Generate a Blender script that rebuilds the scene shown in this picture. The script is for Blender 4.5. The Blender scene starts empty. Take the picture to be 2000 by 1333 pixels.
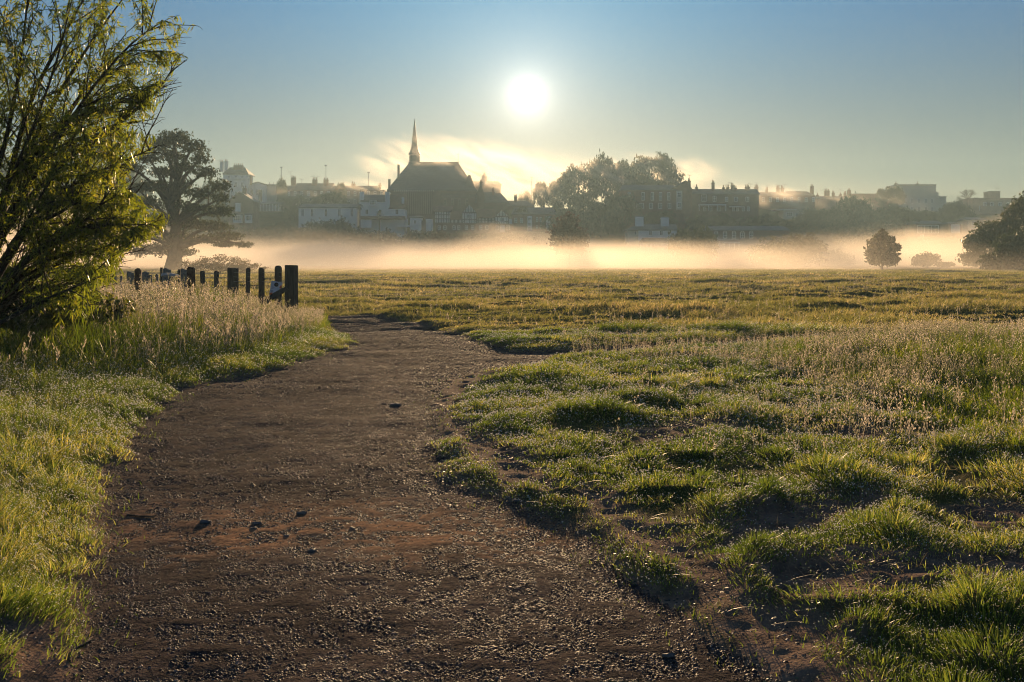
import bpy, math, random
import numpy as np
from mathutils import Vector, Matrix

# ------------------------------------------------------------------ camera, world, sun, exposure
scene = bpy.context.scene
F, HZ, H = 1944.0, 505.0, 1.5          # focal length and horizon row (for a 2000 px wide frame), eye height
cam_d = bpy.data.cameras.new("camera")
cam = bpy.data.objects.new("camera", cam_d)
scene.collection.objects.link(cam)
cam.location = (0, 0, H)
cam.rotation_euler = (math.radians(90), 0, 0)
cam_d.sensor_width = 36.0
cam_d.lens = F / 2000 * 36.0
cam_d.shift_y = -(666.5 - HZ) / 2000
cam_d.clip_start = 0.05
cam_d.clip_end = 6000
scene.camera = cam

SUN_EL = math.atan(318 / F)
SUN_AZ = math.atan(30 / F)             # to the right of straight ahead
sdir = Vector((math.sin(SUN_AZ) * math.cos(SUN_EL), math.cos(SUN_AZ) * math.cos(SUN_EL), math.sin(SUN_EL)))
sun_d = bpy.data.lights.new("sun", 'SUN')
sun_d.energy = 5.0
sun_d.angle = math.radians(0.5)
sun_d.color = (1.0, 0.66, 0.35)
sun = bpy.data.objects.new("sun", sun_d)
scene.collection.objects.link(sun)
sun.rotation_euler = sdir.to_track_quat('Z', 'Y').to_euler()

world = bpy.data.worlds.new("World")
scene.world = world
world.use_nodes = True
nt = world.node_tree
nt.nodes.clear()
wo = nt.nodes.new('ShaderNodeOutputWorld')
bg = nt.nodes.new('ShaderNodeBackground')
sky = nt.nodes.new('ShaderNodeTexSky')
sky.sky_type = 'NISHITA'
sky.sun_disc = False
sky.sun_elevation = SUN_EL
sky.sun_rotation = SUN_AZ
sky.altitude = 30
sky.air_density = 1.0
sky.dust_density = 0.3
sky.ozone_density = 3.0
SKY_STRENGTH = 0.05
# the sun's disc and its aureole, as part of the sky (a function of direction only)
tc = nt.nodes.new('ShaderNodeTexCoord')
dot = nt.nodes.new('ShaderNodeVectorMath'); dot.operation = 'DOT_PRODUCT'
nrm = nt.nodes.new('ShaderNodeVectorMath'); nrm.operation = 'NORMALIZE'
nt.links.new(tc.outputs['Generated'], nrm.inputs[0])
nt.links.new(nrm.outputs['Vector'], dot.inputs[0])
dot.inputs[1].default_value = sdir
def wmath(op, a, b=None, clamp=False):
    n = nt.nodes.new('ShaderNodeMath'); n.operation = op; n.use_clamp = clamp
    for i, v in enumerate((a, b)):
        if v is None: continue
        if isinstance(v, (int, float)): n.inputs[i].default_value = v
        else: nt.links.new(v, n.inputs[i])
    return n.outputs[0]
df = nt.nodes.new('ShaderNodeVectorMath'); df.operation = 'DISTANCE'
nt.links.new(nrm.outputs['Vector'], df.inputs[0]); df.inputs[1].default_value = sdir
def lobe(width, gain):       # falls off exponentially with the angle from the sun
    return wmath('MULTIPLY', wmath('EXPONENT', wmath('DIVIDE', df.outputs['Value'], -width)), gain)
def wcol(fac, col):
    n = nt.nodes.new('ShaderNodeVectorMath'); n.operation = 'SCALE'
    n.inputs[0].default_value = col
    nt.links.new(fac, n.inputs['Scale'])
    return n.outputs['Vector']
def wadd(a, b):
    n = nt.nodes.new('ShaderNodeVectorMath'); n.operation = 'ADD'
    nt.links.new(a, n.inputs[0]); nt.links.new(b, n.inputs[1])
    return n.outputs['Vector']
tint = nt.nodes.new('ShaderNodeVectorMath'); tint.operation = 'MULTIPLY'
nt.links.new(sky.outputs['Color'], tint.inputs[0])
# thicker, warmer air low down; deeper blue overhead
sz = nt.nodes.new('ShaderNodeSeparateXYZ'); nt.links.new(nrm.outputs['Vector'], sz.inputs[0])
up = nt.nodes.new('ShaderNodeMapRange'); up.interpolation_type = 'SMOOTHSTEP'
up.inputs['From Min'].default_value = 0.09; up.inputs['From Max'].default_value = 0.30
nt.links.new(sz.outputs['Z'], up.inputs['Value'])
tm = nt.nodes.new('ShaderNodeMixRGB'); nt.links.new(up.outputs['Result'], tm.inputs['Fac'])
tm.inputs['Color1'].default_value = (SKY_STRENGTH * 0.45, SKY_STRENGTH * 0.45, SKY_STRENGTH * 0.44, 1)
tm.inputs['Color2'].default_value = (SKY_STRENGTH * 0.17, SKY_STRENGTH * 0.63, SKY_STRENGTH * 0.97, 1)
up2 = nt.nodes.new('ShaderNodeMapRange'); up2.interpolation_type = 'SMOOTHSTEP'
up2.inputs['From Min'].default_value = 0.30; up2.inputs['From Max'].default_value = 0.65
nt.links.new(sz.outputs['Z'], up2.inputs['Value'])
tm2 = nt.nodes.new('ShaderNodeMixRGB'); nt.links.new(up2.outputs['Result'], tm2.inputs['Fac'])
nt.links.new(tm.outputs['Color'], tm2.inputs['Color1']); tm2.inputs['Color2'].default_value = (SKY_STRENGTH * 1.3, SKY_STRENGTH * 1.35, SKY_STRENGTH * 1.4, 1)
nt.links.new(tm2.outputs['Color'], tint.inputs[1])
tot = tint.outputs['Vector']
for p, g, c in ((0.0105, 1.05, (1.0, 0.96, 0.88)), (0.046, 0.36, (1.0, 0.86, 0.66)), (0.13, 0.06, (1.0, 0.76, 0.48))):
    tot = wadd(tot, wcol(lobe(p, g), c))
nt.links.new(tot, bg.inputs['Color'])
bg.inputs['Strength'].default_value = 1.0
nt.links.new(bg.outputs['Background'], wo.inputs['Surface'])

scene.view_settings.view_transform = 'Standard'
scene.view_settings.look = 'None'
scene.view_settings.exposure = 0.7
scene.view_settings.gamma = 1.0
scene.view_settings.use_curve_mapping = False
scene.render.engine = 'CYCLES'
cy = scene.cycles
cy.use_denoising = True
cy.denoiser = 'OPENIMAGEDENOISE'
cy.denoising_input_passes = 'RGB_ALBEDO_NORMAL'
cy.denoising_prefilter = 'FAST'
cy.filter_width = 1.0
cy.max_bounces = 6
cy.diffuse_bounces = 2
cy.glossy_bounces = 2
cy.transmission_bounces = 3
cy.transparent_max_bounces = 6
cy.volume_bounces = 1
cy.sample_clamp_indirect = 4.0
cy.sample_clamp_direct = 0.0
cy.use_adaptive_sampling = True
cy.adaptive_threshold = 0.015
cy.volume_max_steps = 160
cy.caustics_reflective = False
cy.caustics_refractive = False

# ------------------------------------------------------------------ helpers
rng = np.random.default_rng(7)
random.seed(7)
col = scene.collection

def P(px, py, Y):
    """the point of the place that the photograph shows at (px, py), at distance Y"""
    return Vector(((px - 1000) / F * Y, Y, H - (py - HZ) / F * Y))
def GX(px, py):
    """ground point seen at a pixel"""
    Y = H * F / (py - HZ)
    return ((px - 1000) / F * Y, Y)

def tag(o, label=None, cat=None, group=None, kind=None):
    if label: o['label'] = label
    if cat: o['category'] = cat
    if group: o['group'] = group
    if kind: o['kind'] = kind
    return o
def empty(name, loc=(0, 0, 0), rz=0.0):
    o = bpy.data.objects.new(name, None)
    o.empty_display_size = 0.3
    o.location = loc; o.rotation_euler = (0, 0, rz)
    col.objects.link(o)
    return o
def link(name, me, mats, parent=None):
    o = bpy.data.objects.new(name, me)
    for m in (mats if isinstance(mats, (list, tuple)) else [mats]):
        me.materials.append(m)
    col.objects.link(o)
    if parent is not None: o.parent = parent
    return o
def fast_mesh(name, verts, tris=None, quads=None, mats=None, mat_idx=None, parent=None, smooth=False):
    """numpy mesh: verts (n,3), tris (a,3), quads (b,4)"""
    me = bpy.data.meshes.new(name)
    verts = np.ascontiguousarray(verts, dtype=np.float32)
    me.vertices.add(len(verts)); me.vertices.foreach_set('co', verts.ravel())
    nt_ = 0 if tris is None else len(tris); nq = 0 if quads is None else len(quads)
    loops = []
    if nt_: loops.append(np.asarray(tris, dtype=np.int32).ravel())
    if nq: loops.append(np.asarray(quads, dtype=np.int32).ravel())
    loops = np.concatenate(loops)
    starts = np.concatenate([np.arange(nt_, dtype=np.int32) * 3, nt_ * 3 + np.arange(nq, dtype=np.int32) * 4]).astype(np.int32)
    me.loops.add(len(loops)); me.loops.foreach_set('vertex_index', loops)
    me.polygons.add(nt_ + nq)
    me.polygons.foreach_set('loop_start', starts)
    if mat_idx is not None: me.polygons.foreach_set('material_index', np.asarray(mat_idx, dtype=np.int32))
    me.update(calc_edges=True)
    if smooth: me.polygons.foreach_set('use_smooth', np.ones(nt_ + nq, dtype=bool))
    if mats is None: return me
    return link(name, me, mats, parent)

class MB:
    """collects shapes (coordinates relative to a base point) and links them as ONE mesh object"""
    def __init__(self, base=(0, 0, 0)):
        self.v = []; self.f = []; self.b = Vector(base)
    def add(self, vs, fs):
        k = len(self.v)
        self.v += [tuple(Vector(p) - self.b) for p in vs]
        self.f += [tuple(i + k for i in f) for f in fs]
        return self
    def box(self, x0, x1, y0, y1, z0, z1):
        return self.add([(x0, y0, z0), (x1, y0, z0), (x1, y1, z0), (x0, y1, z0), (x0, y0, z1), (x1, y0, z1), (x1, y1, z1), (x0, y1, z1)],
                        [(0, 3, 2, 1), (4, 5, 6, 7), (0, 1, 5, 4), (1, 2, 6, 5), (2, 3, 7, 6), (3, 0, 4, 7)])
    def prism(self, prof, y0, y1):
        """profile of (x, z) points, counter-clockwise seen from the camera side, extruded from y0 to y1"""
        n = len(prof)
        vs = [(x, y0, z) for x, z in prof] + [(x, y1, z) for x, z in prof]
        fs = [tuple(range(n)), tuple(range(2 * n - 1, n - 1, -1))]
        fs += [(i, i + n, (i + 1) % n + n, (i + 1) % n) for i in range(n)]
        return self.add(vs, fs)
    def tube(self, a, b, r0, r1=None, n=6, cap=True):
        a = Vector(a); b = Vector(b); r1 = r0 if r1 is None else r1
        d = (b - a).normalized()
        u = d.orthogonal().normalized(); w = d.cross(u)
        vs = []
        for p, r in ((a, r0), (b, r1)):
            for i in range(n):
                t = 2 * math.pi * i / n
                vs.append(p + (u * math.cos(t) + w * math.sin(t)) * r)
        fs = [(i, (i + 1) % n, (i + 1) % n + n, i + n) for i in range(n)]
        if cap: fs += [tuple(range(n - 1, -1, -1)), tuple(range(n, 2 * n))]
        return self.add(vs, fs)
    def lathe(self, c, prof, n=8, rot=0.0):
        """rings of (radius, z) round a vertical axis through c"""
        vs = []; fs = []
        for r, z in prof:
            for i in range(n):
                t = 2 * math.pi * (i + rot) / n
                vs.append((c[0] + math.cos(t) * r, c[1] + math.sin(t) * r, c[2] + z))
        for k in range(len(prof) - 1):
            for i in range(n):
                fs.append((k * n + i, k * n + (i + 1) % n, (k + 1) * n + (i + 1) % n, (k + 1) * n + i))
        fs.append(tuple(range(n - 1, -1, -1))); fs.append(tuple(range((len(prof) - 1) * n, len(prof) * n)))
        return self.add(vs, fs)
    def build(self, name, m, parent=None, loc=None):
        me = bpy.data.meshes.new(name)
        me.from_pydata(self.v, [], self.f); me.update()
        o = link(name, me, m, parent)
        if parent is None: o.location = self.b if loc is None else loc
        return o

# ------------------------------------------------------------------ noise
_perm = np.random.default_rng(11).random((257, 257)).astype(np.float64)
_perm[256, :] = _perm[0, :]; _perm[:, 256] = _perm[:, 0]
def vnoise(x, y):
    xi = np.floor(x); yi = np.floor(y)
    fx = x - xi; fy = y - yi
    xi = xi.astype(np.int64) % 256; yi = yi.astype(np.int64) % 256
    fx = fx * fx * fx * (fx * (fx * 6 - 15) + 10); fy = fy * fy * fy * (fy * (fy * 6 - 15) + 10)
    a = _perm[xi, yi]; b = _perm[xi + 1, yi]; c = _perm[xi, yi + 1]; d = _perm[xi + 1, yi + 1]
    return (a + (b - a) * fx) * (1 - fy) + (c + (d - c) * fx) * fy
def fbm(x, y, oct=3, lac=2.03, gain=0.5):
    s = 0; a = 1; t = 0
    for i in range(oct):
        s = s + a * vnoise(x + 17.3 * i, y - 9.1 * i); t += a
        x = x * lac; y = y * lac; a *= gain
    return s / t
def sstep(a, b, x):
    t = np.clip((x - a) / (b - a), 0, 1)
    return t * t * (3 - 2 * t)
def sd_poly(x, y, poly):
    """signed distance to a polygon, negative inside"""
    x = np.asarray(x, dtype=np.float64); y = np.asarray(y, dtype=np.float64)
    d = np.full(x.shape, 1e18); s = np.zeros(x.shape, dtype=bool)
    n = len(poly)
    for i in range(n):
        ax, ay = poly[i]; bx, by = poly[(i + 1) % n]
        ex, ey = bx - ax, by - ay
        wx, wy = x - ax, y - ay
        t = np.clip((wx * ex + wy * ey) / (ex * ex + ey * ey + 1e-12), 0, 1)
        dx, dy = wx - ex * t, wy - ey * t
        d = np.minimum(d, dx * dx + dy * dy)
        c = ((ay > y) != (by > y))
        with np.errstate(divide='ignore', invalid='ignore'):
            xc = ax + (y - ay) * ex / (ey if ey != 0 else 1e-12)
        s ^= c & (x < xc)
    return np.where(s, -1, 1) * np.sqrt(d)

# ------------------------------------------------------------------ materials
def mat(name):
    m = bpy.data.materials.new(name); m.use_nodes = True
    m.node_tree.nodes.clear()
    return m, m.node_tree
def N(t, typ, **kw):
    n = t.nodes.new(typ)
    for k, v in kw.items():
        if k in n.inputs.keys(): n.inputs[k].default_value = v
        else: setattr(n, k, v)
    return n
def simple(name, c0, c1=None, scale=4.0, rough=0.8, bump=0.0, spec=0.3, detail=4, bscale=None, stretch=(1, 1, 1)):
    """mottled surface between two real colours"""
    m, t = mat(name)
    out = N(t, 'ShaderNodeOutputMaterial'); b = N(t, 'ShaderNodeBsdfPrincipled')
    b.inputs['Roughness'].default_value = rough
    b.inputs['Specular IOR Level'].default_value = spec
    tcd = N(t, 'ShaderNodeTexCoord'); mp = N(t, 'ShaderNodeMapping'); mp.inputs['Scale'].default_value = stretch
    t.links.new(tcd.outputs['Object'], mp.inputs['Vector'])
    nz = N(t, 'ShaderNodeTexNoise', Scale=scale, Detail=detail)
    t.links.new(mp.outputs['Vector'], nz.inputs['Vector'])
    r = N(t, 'ShaderNodeValToRGB')
    r.color_ramp.elements[0].position = 0.3; r.color_ramp.elements[1].position = 0.7
    r.color_ramp.elements[0].color = (*c0, 1); r.color_ramp.elements[1].color = (*(c1 or c0), 1)
    t.links.new(nz.outputs['Fac'], r.inputs['Fac'])
    t.links.new(r.outputs['Color'], b.inputs['Base Color'])
    if bump:
        n2 = N(t, 'ShaderNodeTexNoise', Scale=bscale or scale * 4, Detail=6)
        t.links.new(mp.outputs['Vector'], n2.inputs['Vector'])
        bp = N(t, 'ShaderNodeBump', Strength=1.0, Distance=bump)
        t.links.new(n2.outputs['Fac'], bp.inputs['Height'])
        t.links.new(bp.outputs['Normal'], b.inputs['Normal'])
    t.links.new(b.outputs['BSDF'], out.inputs['Surface'])
    return m
def leafmat(name, c0, c1, c2=None, trans=0.5, rough=0.45, spec=0.4, scale=0.6, tgain=(1.3, 1.25, 0.7)):
    """leaf or blade: varies from one to the next and in drifts; lets the sun through"""
    m, t = mat(name)
    out = N(t, 'ShaderNodeOutputMaterial'); b = N(t, 'ShaderNodeBsdfPrincipled')
    b.inputs['Roughness'].default_value = rough
    b.inputs['Specular IOR Level'].default_value = spec
    g = N(t, 'ShaderNodeNewGeometry'); tcd = N(t, 'ShaderNodeTexCoord')
    nz = N(t, 'ShaderNodeTexNoise', Scale=scale, Detail=3)
    t.links.new(tcd.outputs['Object'], nz.inputs['Vector'])
    ad = N(t, 'ShaderNodeMath', operation='MULTIPLY_ADD')
    t.links.new(g.outputs['Random Per Island'], ad.inputs[0]); ad.inputs[1].default_value = 0.6
    sb = N(t, 'ShaderNodeMath', operation='MULTIPLY_ADD')
    t.links.new(nz.outputs['Fac'], sb.inputs[0]); sb.inputs[1].default_value = 1.2; sb.inputs[2].default_value = -0.4
    t.links.new(sb.outputs[0], ad.inputs[2])
    r = N(t, 'ShaderNodeValToRGB')
    r.color_ramp.elements[0].position = 0.1; r.color_ramp.elements[0].color = (*c0, 1)
    r.color_ramp.elements[1].position = 0.95; r.color_ramp.elements[1].color = (*(c2 or c1), 1)
    if c2:
        e = r.color_ramp.elements.new(0.6); e.color = (*c1, 1)
    t.links.new(ad.outputs[0], r.inputs['Fac'])
    t.links.new(r.outputs['Color'], b.inputs['Base Color'])
    tr = N(t, 'ShaderNodeBsdfTranslucent')
    mu = N(t, 'ShaderNodeVectorMath', operation='MULTIPLY'); mu.inputs[1].default_value = tgain
    t.links.new(r.outputs['Color'], mu.inputs[0]); t.links.new(mu.outputs[0], tr.inputs['Color'])
    mx = N(t, 'ShaderNodeMixShader'); mx.inputs['Fac'].default_value = trans
    t.links.new(b.outputs['BSDF'], mx.inputs[1]); t.links.new(tr.outputs['BSDF'], mx.inputs[2])
    t.links.new(mx.outputs['Shader'], out.inputs['Surface'])
    return m
HAZE_D = 0.00055
HAZE_G = 0.35
RIVER_D = 0.055
FOG_D = 0.024

# ------------------------------------------------------------------ the ground: one sheet, with the gravel path let into it
path_px_left = [(110, 1420), (140, 1333), (165, 1200), (172, 1100), (195, 1000), (215, 940), (262, 860), (300, 800), (352, 765), (430, 748),
                (520, 732), (600, 708), (660, 688), (688, 676), (664, 655), (640, 632), (628, 616)]
path_px_right = [(700, 616), (780, 625), (850, 640), (896, 658), (950, 682), (1000, 692), (1120, 690), (1240, 681), (1400, 676), (1560, 668), (1760, 656), (1960, 642),
                 (1960, 653), (1760, 667), (1560, 680), (1400, 689), (1240, 697), (1150, 704), (1080, 712), (1010, 722), (940, 736), (880, 748), (850, 790), (855, 850),
                 (852, 890), (880, 940), (960, 985), (1050, 1015), (1130, 1050), (1190, 1105), (1290, 1190), (1400, 1260), (1520, 1350), (1600, 1420)]
PATH = [GX(*p) for p in path_px_left + path_px_right] + [(3.2, 1.0), (2.6, -30.0), (-3.4, -30.0), (-2.6, 1.0)]
BARE_PX = [
    [(860, 748), (945, 728), (965, 745), (905, 775), (878, 810), (858, 835), (840, 800)],
    [(860, 828), (915, 842), (960, 868), (1010, 905), (1050, 950), (1110, 972), (1060, 985), (1010, 950), (955, 905), (900, 880), (862, 862)],
    [(1110, 965), (1200, 1015), (1290, 1060), (1400, 1130), (1500, 1210), (1600, 1290), (1700, 1400), (1540, 1400), (1460, 1280), (1380, 1190), (1290, 1110), (1180, 1040)],
    [(1215, 858), (1300, 842), (1420, 846), (1380, 868), (1260, 872)],
    [(1460, 1030), (1560, 1005), (1720, 990), (1740, 1010), (1640, 1035), (1540, 1075), (1450, 1085)],
    [(1480, 1150), (1640, 1130), (1820, 1115), (2000, 1120), (2060, 1150), (1880, 1180), (1760, 1200), (1560, 1195)],
    [(1600, 862), (1700, 850), (1760, 862), (1680, 876)],
    [(1850, 1020), (1960, 1010), (2050, 1030), (1930, 1045)],
    [(0, 1270), (90, 1262), (150, 1300), (160, 1400), (0, 1400)],
]
BARE = [[GX(*p) for p in q] for q in BARE_PX]
def sd_path(x, y):
    return sd_poly(x, y, PATH) + (fbm(x * 2.3, y * 2.3, 3) - 0.5) * 0.30 * np.clip(np.asarray(y) / 8, 0.5, 1.4)
def sd_bare(x, y):
    d = np.full(np.shape(x), 1e9)
    for q in BARE: d = np.minimum(d, sd_poly(x, y, q))
    return d + (fbm(x * 3.1 + 5, y * 3.1, 3) - 0.5) * 0.42 - 0.01
def tussock(x, y):
    """rounded grass hummocks, 0..1"""
    wx = x + 0.5 * (vnoise(x * 2.2 + 40, y * 2.2) - .5); wy = y + 0.5 * (vnoise(x * 2.2, y * 2.2 + 40) - .5)
    a = vnoise(wx * 1.5 + 3, wy * 1.9 + 8); b = vnoise(wx * 4.3 - 6, wy * 4.3 + 2); c = vnoise(x * 9.1, y * 9.1)
    return sstep(0.35, 0.9, a) * 0.45 + sstep(0.35, 0.9, b) * 0.37 + sstep(.3, .9, c) * 0.18
def hill(x, y):
    w = (fbm(x * 0.012 + 4, y * 0.02, 2) - 0.5)
    t = np.clip((y + w * 16 - 292) / 120, 0, 1)
    return (t * t * (3 - 2 * t)) * 22.0 - 1.6 * np.exp(-((y - 258) / 20.0) ** 2)
def height(x, y, sp=None):
    x = np.asarray(x, dtype=np.float64); y = np.asarray(y, dtype=np.float64)
    near = np.clip(1 - (y - 60) / 60, 0, 1)
    if sp is None:
        sp = np.full(x.shape, 9.0)
        k = (y < 32) & (np.abs(x) < 16)
        if k.any(): sp[k] = sd_path(x[k], y[k])
    turf = sstep(-0.10, 0.22, sp)
    h = (fbm(x * 0.16 + 20, y * 0.22 + 3, 3) - 0.5) * 0.34 * sstep(6, 26, y) * near
    h = h + (fbm(x * 0.45, y * 0.9, 3) - 0.5) * 0.46 * sstep(12, 30, y) * near
    h = h + turf * (0.055 + 0.065 * tussock(x, y) * sstep(0.0, 0.9, sp) * sstep(-2.0, 1.0, x) + 0.04 * tussock(x, y))
    h = h + (fbm(x * 1.3 + 50, y * 1.3, 3) - 0.5) * 0.05 * (1 - turf)
    # the bank on the left under the tall grass
    h = h + 0.16 * sstep(0.3, 2.2, sp) * sstep(-1.5, -4.0, x) * sstep(34, 20, y)
    return h + hill(x, y)

def axis(lo, hi, f0, f1, step, grow, far):
    c = np.arange(f0, f1, step)
    up = []; s = step; v = c[-1]
    while v < hi:
        s = min(s * grow, far); v += s; up.append(v)
    dn = []; s = step; v = c[0]
    while v > lo:
        s = min(s * grow, far); v -= s; dn.append(v)
    return np.array(dn[::-1] + list(c) + up)
gx = axis(-1500, 1500, -6.5, 8.0, 0.030, 1.028, 60)
ys = []; v = 2.6
while v < 30: ys.append(v); v += max(0.020, 0.0028 * v)
s = 0.085
while v < 2600: ys.append(v); s = min(s * 1.022, 60 if v > 460 else 2.6); v += s
dn = []; v = 2.6; s = 0.03
while v > -120: s *= 1.12; v -= s; dn.append(v)
gy = np.array(dn[::-1] + ys)
GXX, GYY = np.meshgrid(gx, gy)
fx, fy = GXX.ravel(), GYY.ravel()
sp = np.full(fx.shape, 9.0)
k = (fy < 34) & (np.abs(fx) < 24)
sp[k] = sd_path(fx[k], fy[k])
gz = height(fx, fy, sp)
sb = np.full(fx.shape, 9.0)
k2 = (fy < 16) & (np.abs(fx) < 12)
sb[k2] = sd_bare(fx[k2], fy[k2])
gz = gz - 0.035 * sstep(0.10, -0.12, sb) * sstep(0, 0.3, sp)
gz = gz + 0.010 * (vnoise(fx * 14, fy * 14) - 0.5) * sstep(0.0, -0.2, np.minimum(sp, sb)) * (fy < 20)
NX, NY = len(gx), len(gy)
ii = np.arange(NX * NY).reshape(NY, NX)
quads = np.stack([ii[:-1, :-1], ii[:-1, 1:], ii[1:, 1:], ii[1:, :-1]], -1).reshape(-1, 4)
qc = sp[quads].mean(1)
is_path = qc < 0.0
V = np.stack([fx, fy, gz], 1)
print('ground verts', len(V))

def ground_mat():
    m, t = mat('turf_and_soil')
    out = N(t, 'ShaderNodeOutputMaterial'); b = N(t, 'ShaderNodeBsdfPrincipled')
    b.inputs['Roughness'].default_value = 1.0; b.inputs['Specular IOR Level'].default_value = 0.04
    tcd = N(t, 'ShaderNodeTexCoord')
    n1 = N(t, 'ShaderNodeTexNoise', Scale=9.0, Detail=6)
    n2 = N(t, 'ShaderNodeTexNoise', Scale=0.35, Detail=4)
    n3 = N(t, 'ShaderNodeTexNoise', Scale=60.0, Detail=6)
    for n in (n1, n2, n3): t.links.new(tcd.outputs['Object'], n.inputs['Vector'])
    soil = N(t, 'ShaderNodeValToRGB')
    soil.color_ramp.elements[0].color = (0.10, 0.066, 0.048, 1); soil.color_ramp.elements[1].color = (0.26, 0.17, 0.12, 1)
    soil.color_ramp.elements[0].position = .3; soil.color_ramp.elements[1].position = .7
    t.links.new(n1.outputs['Fac'], soil.inputs['Fac'])
    far = N(t, 'ShaderNodeValToRGB')
    far.color_ramp.elements[0].color = (0.045, 0.052, 0.014, 1); far.color_ramp.elements[1].color = (0.11, 0.095, 0.03, 1)
    far.color_ramp.elements[0].position = .3; far.color_ramp.elements[1].position = .75
    t.links.new(n2.outputs['Fac'], far.inputs['Fac'])
    at = N(t, 'ShaderNodeAttribute'); at.attribute_name = 'bare'
    mx = N(t, 'ShaderNodeMixRGB')
    t.links.new(at.outputs['Fac'], mx.inputs['Fac'])
    t.links.new(far.outputs['Color'], mx.inputs['Color1']); t.links.new(soil.outputs['Color'], mx.inputs['Color2'])
    t.links.new(mx.outputs['Color'], b.inputs['Base Color'])
    bp = N(t, 'ShaderNodeBump', Strength=1.0, Distance=0.012)
    t.links.new(n3.outputs['Fac'], bp.inputs['Height']); t.links.new(bp.outputs['Normal'], b.inputs['Normal'])
    t.links.new(b.outputs['BSDF'], out.inputs['Surface'])
    return m
def path_mat():
    m, t = mat('gravel_and_dirt')
    out = N(t, 'ShaderNodeOutputMaterial'); b = N(t, 'ShaderNodeBsdfPrincipled')
    tcd = N(t, 'ShaderNodeTexCoord')
    n1 = N(t, 'ShaderNodeTexNoise', Scale=1.1, Detail=5)
    n2 = N(t, 'ShaderNodeTexNoise', Scale=90.0, Detail=4)
    vo = N(t, 'ShaderNodeTexVoronoi', Scale=55.0)
    vo2 = N(t, 'ShaderNodeTexVoronoi', Scale=24.0)
    for n in (n1, n2, vo, vo2): t.links.new(tcd.outputs['Object'], n.inputs['Vector'])
    r = N(t, 'ShaderNodeValToRGB')
    r.color_ramp.elements[0].position = .38; r.color_ramp.elements[0].color = (0.034, 0.026, 0.026, 1)
    r.color_ramp.elements[1].position = .66; r.color_ramp.elements[1].color = (0.080, 0.060, 0.053, 1)
    t.links.new(n1.outputs['Fac'], r.inputs['Fac'])
    # orange sandy dirt across the path; its colour also carries the warm lit patch
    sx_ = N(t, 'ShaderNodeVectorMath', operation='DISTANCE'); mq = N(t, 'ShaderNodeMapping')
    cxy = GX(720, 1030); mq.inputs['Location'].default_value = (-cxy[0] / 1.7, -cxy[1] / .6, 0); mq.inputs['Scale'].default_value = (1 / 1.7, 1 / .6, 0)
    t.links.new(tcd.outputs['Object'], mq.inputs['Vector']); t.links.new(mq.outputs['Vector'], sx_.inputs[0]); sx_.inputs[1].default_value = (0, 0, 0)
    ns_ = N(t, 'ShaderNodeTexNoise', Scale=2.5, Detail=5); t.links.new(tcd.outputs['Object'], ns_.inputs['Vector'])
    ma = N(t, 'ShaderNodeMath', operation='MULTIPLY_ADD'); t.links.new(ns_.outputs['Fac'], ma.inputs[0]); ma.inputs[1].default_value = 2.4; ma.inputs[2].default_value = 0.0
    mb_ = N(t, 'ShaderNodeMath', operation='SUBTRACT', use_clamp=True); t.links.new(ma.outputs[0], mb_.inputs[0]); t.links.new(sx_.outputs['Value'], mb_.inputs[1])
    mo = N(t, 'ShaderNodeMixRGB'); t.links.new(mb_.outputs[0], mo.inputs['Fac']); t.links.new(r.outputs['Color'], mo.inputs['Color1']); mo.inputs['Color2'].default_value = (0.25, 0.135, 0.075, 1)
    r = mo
    mu = N(t, 'ShaderNodeMixRGB', blend_type='MULTIPLY'); mu.inputs['Fac'].default_value = 0.7
    r2 = N(t, 'ShaderNodeValToRGB'); r2.color_ramp.elements[0].color = (.3, .3, .33, 1); r2.color_ramp.elements[1].color = (1.9, 1.85, 1.8, 1)
    t.links.new(vo.outputs['Color'], r2.inputs['Fac'])
    t.links.new(r.outputs['Color'], mu.inputs['Color1']); t.links.new(r2.outputs['Color'], mu.inputs['Color2'])
    t.links.new(mu.outputs['Color'], b.inputs['Base Color'])
    b.inputs['Roughness'].default_value = 1.0; b.inputs['Specular IOR Level'].default_value = 0.03
    ad = N(t, 'ShaderNodeMath', operation='ADD')
    t.links.new(n2.outputs['Fac'], ad.inputs[0])
    m2 = N(t, 'ShaderNodeMath', operation='MULTIPLY'); m2.inputs[1].default_value = 0.7
    t.links.new(vo2.outputs['Distance'], m2.inputs[0]); t.links.new(m2.outputs[0], ad.inputs[1])
    bp = N(t, 'ShaderNodeBump', Strength=1.0, Distance=0.016); bp.invert = True
    t.links.new(ad.outputs[0], bp.inputs['Height']); t.links.new(bp.outputs['Normal'], b.inputs['Normal'])
    t.links.new(b.outputs['BSDF'], out.inputs['Surface'])
    return m
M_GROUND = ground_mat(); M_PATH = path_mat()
def sub_sheet(name, sel, m):
    q = quads[sel]; u, inv = np.unique(q, return_inverse=True)
    o = fast_mesh(name, V[u], quads=inv.reshape(-1, 4), mats=m, smooth=True)
    a = o.data.attributes.new('bare', 'FLOAT', 'POINT')
    a.data.foreach_set('value', sstep(0.22, -0.05, np.minimum(sb, sp)[u]).astype(np.float32))
    return o
ground = sub_sheet('ground', ~is_path, M_GROUND); tag(ground, kind='structure')
path = sub_sheet('path', is_path, M_PATH); tag(path, kind='structure')

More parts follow.
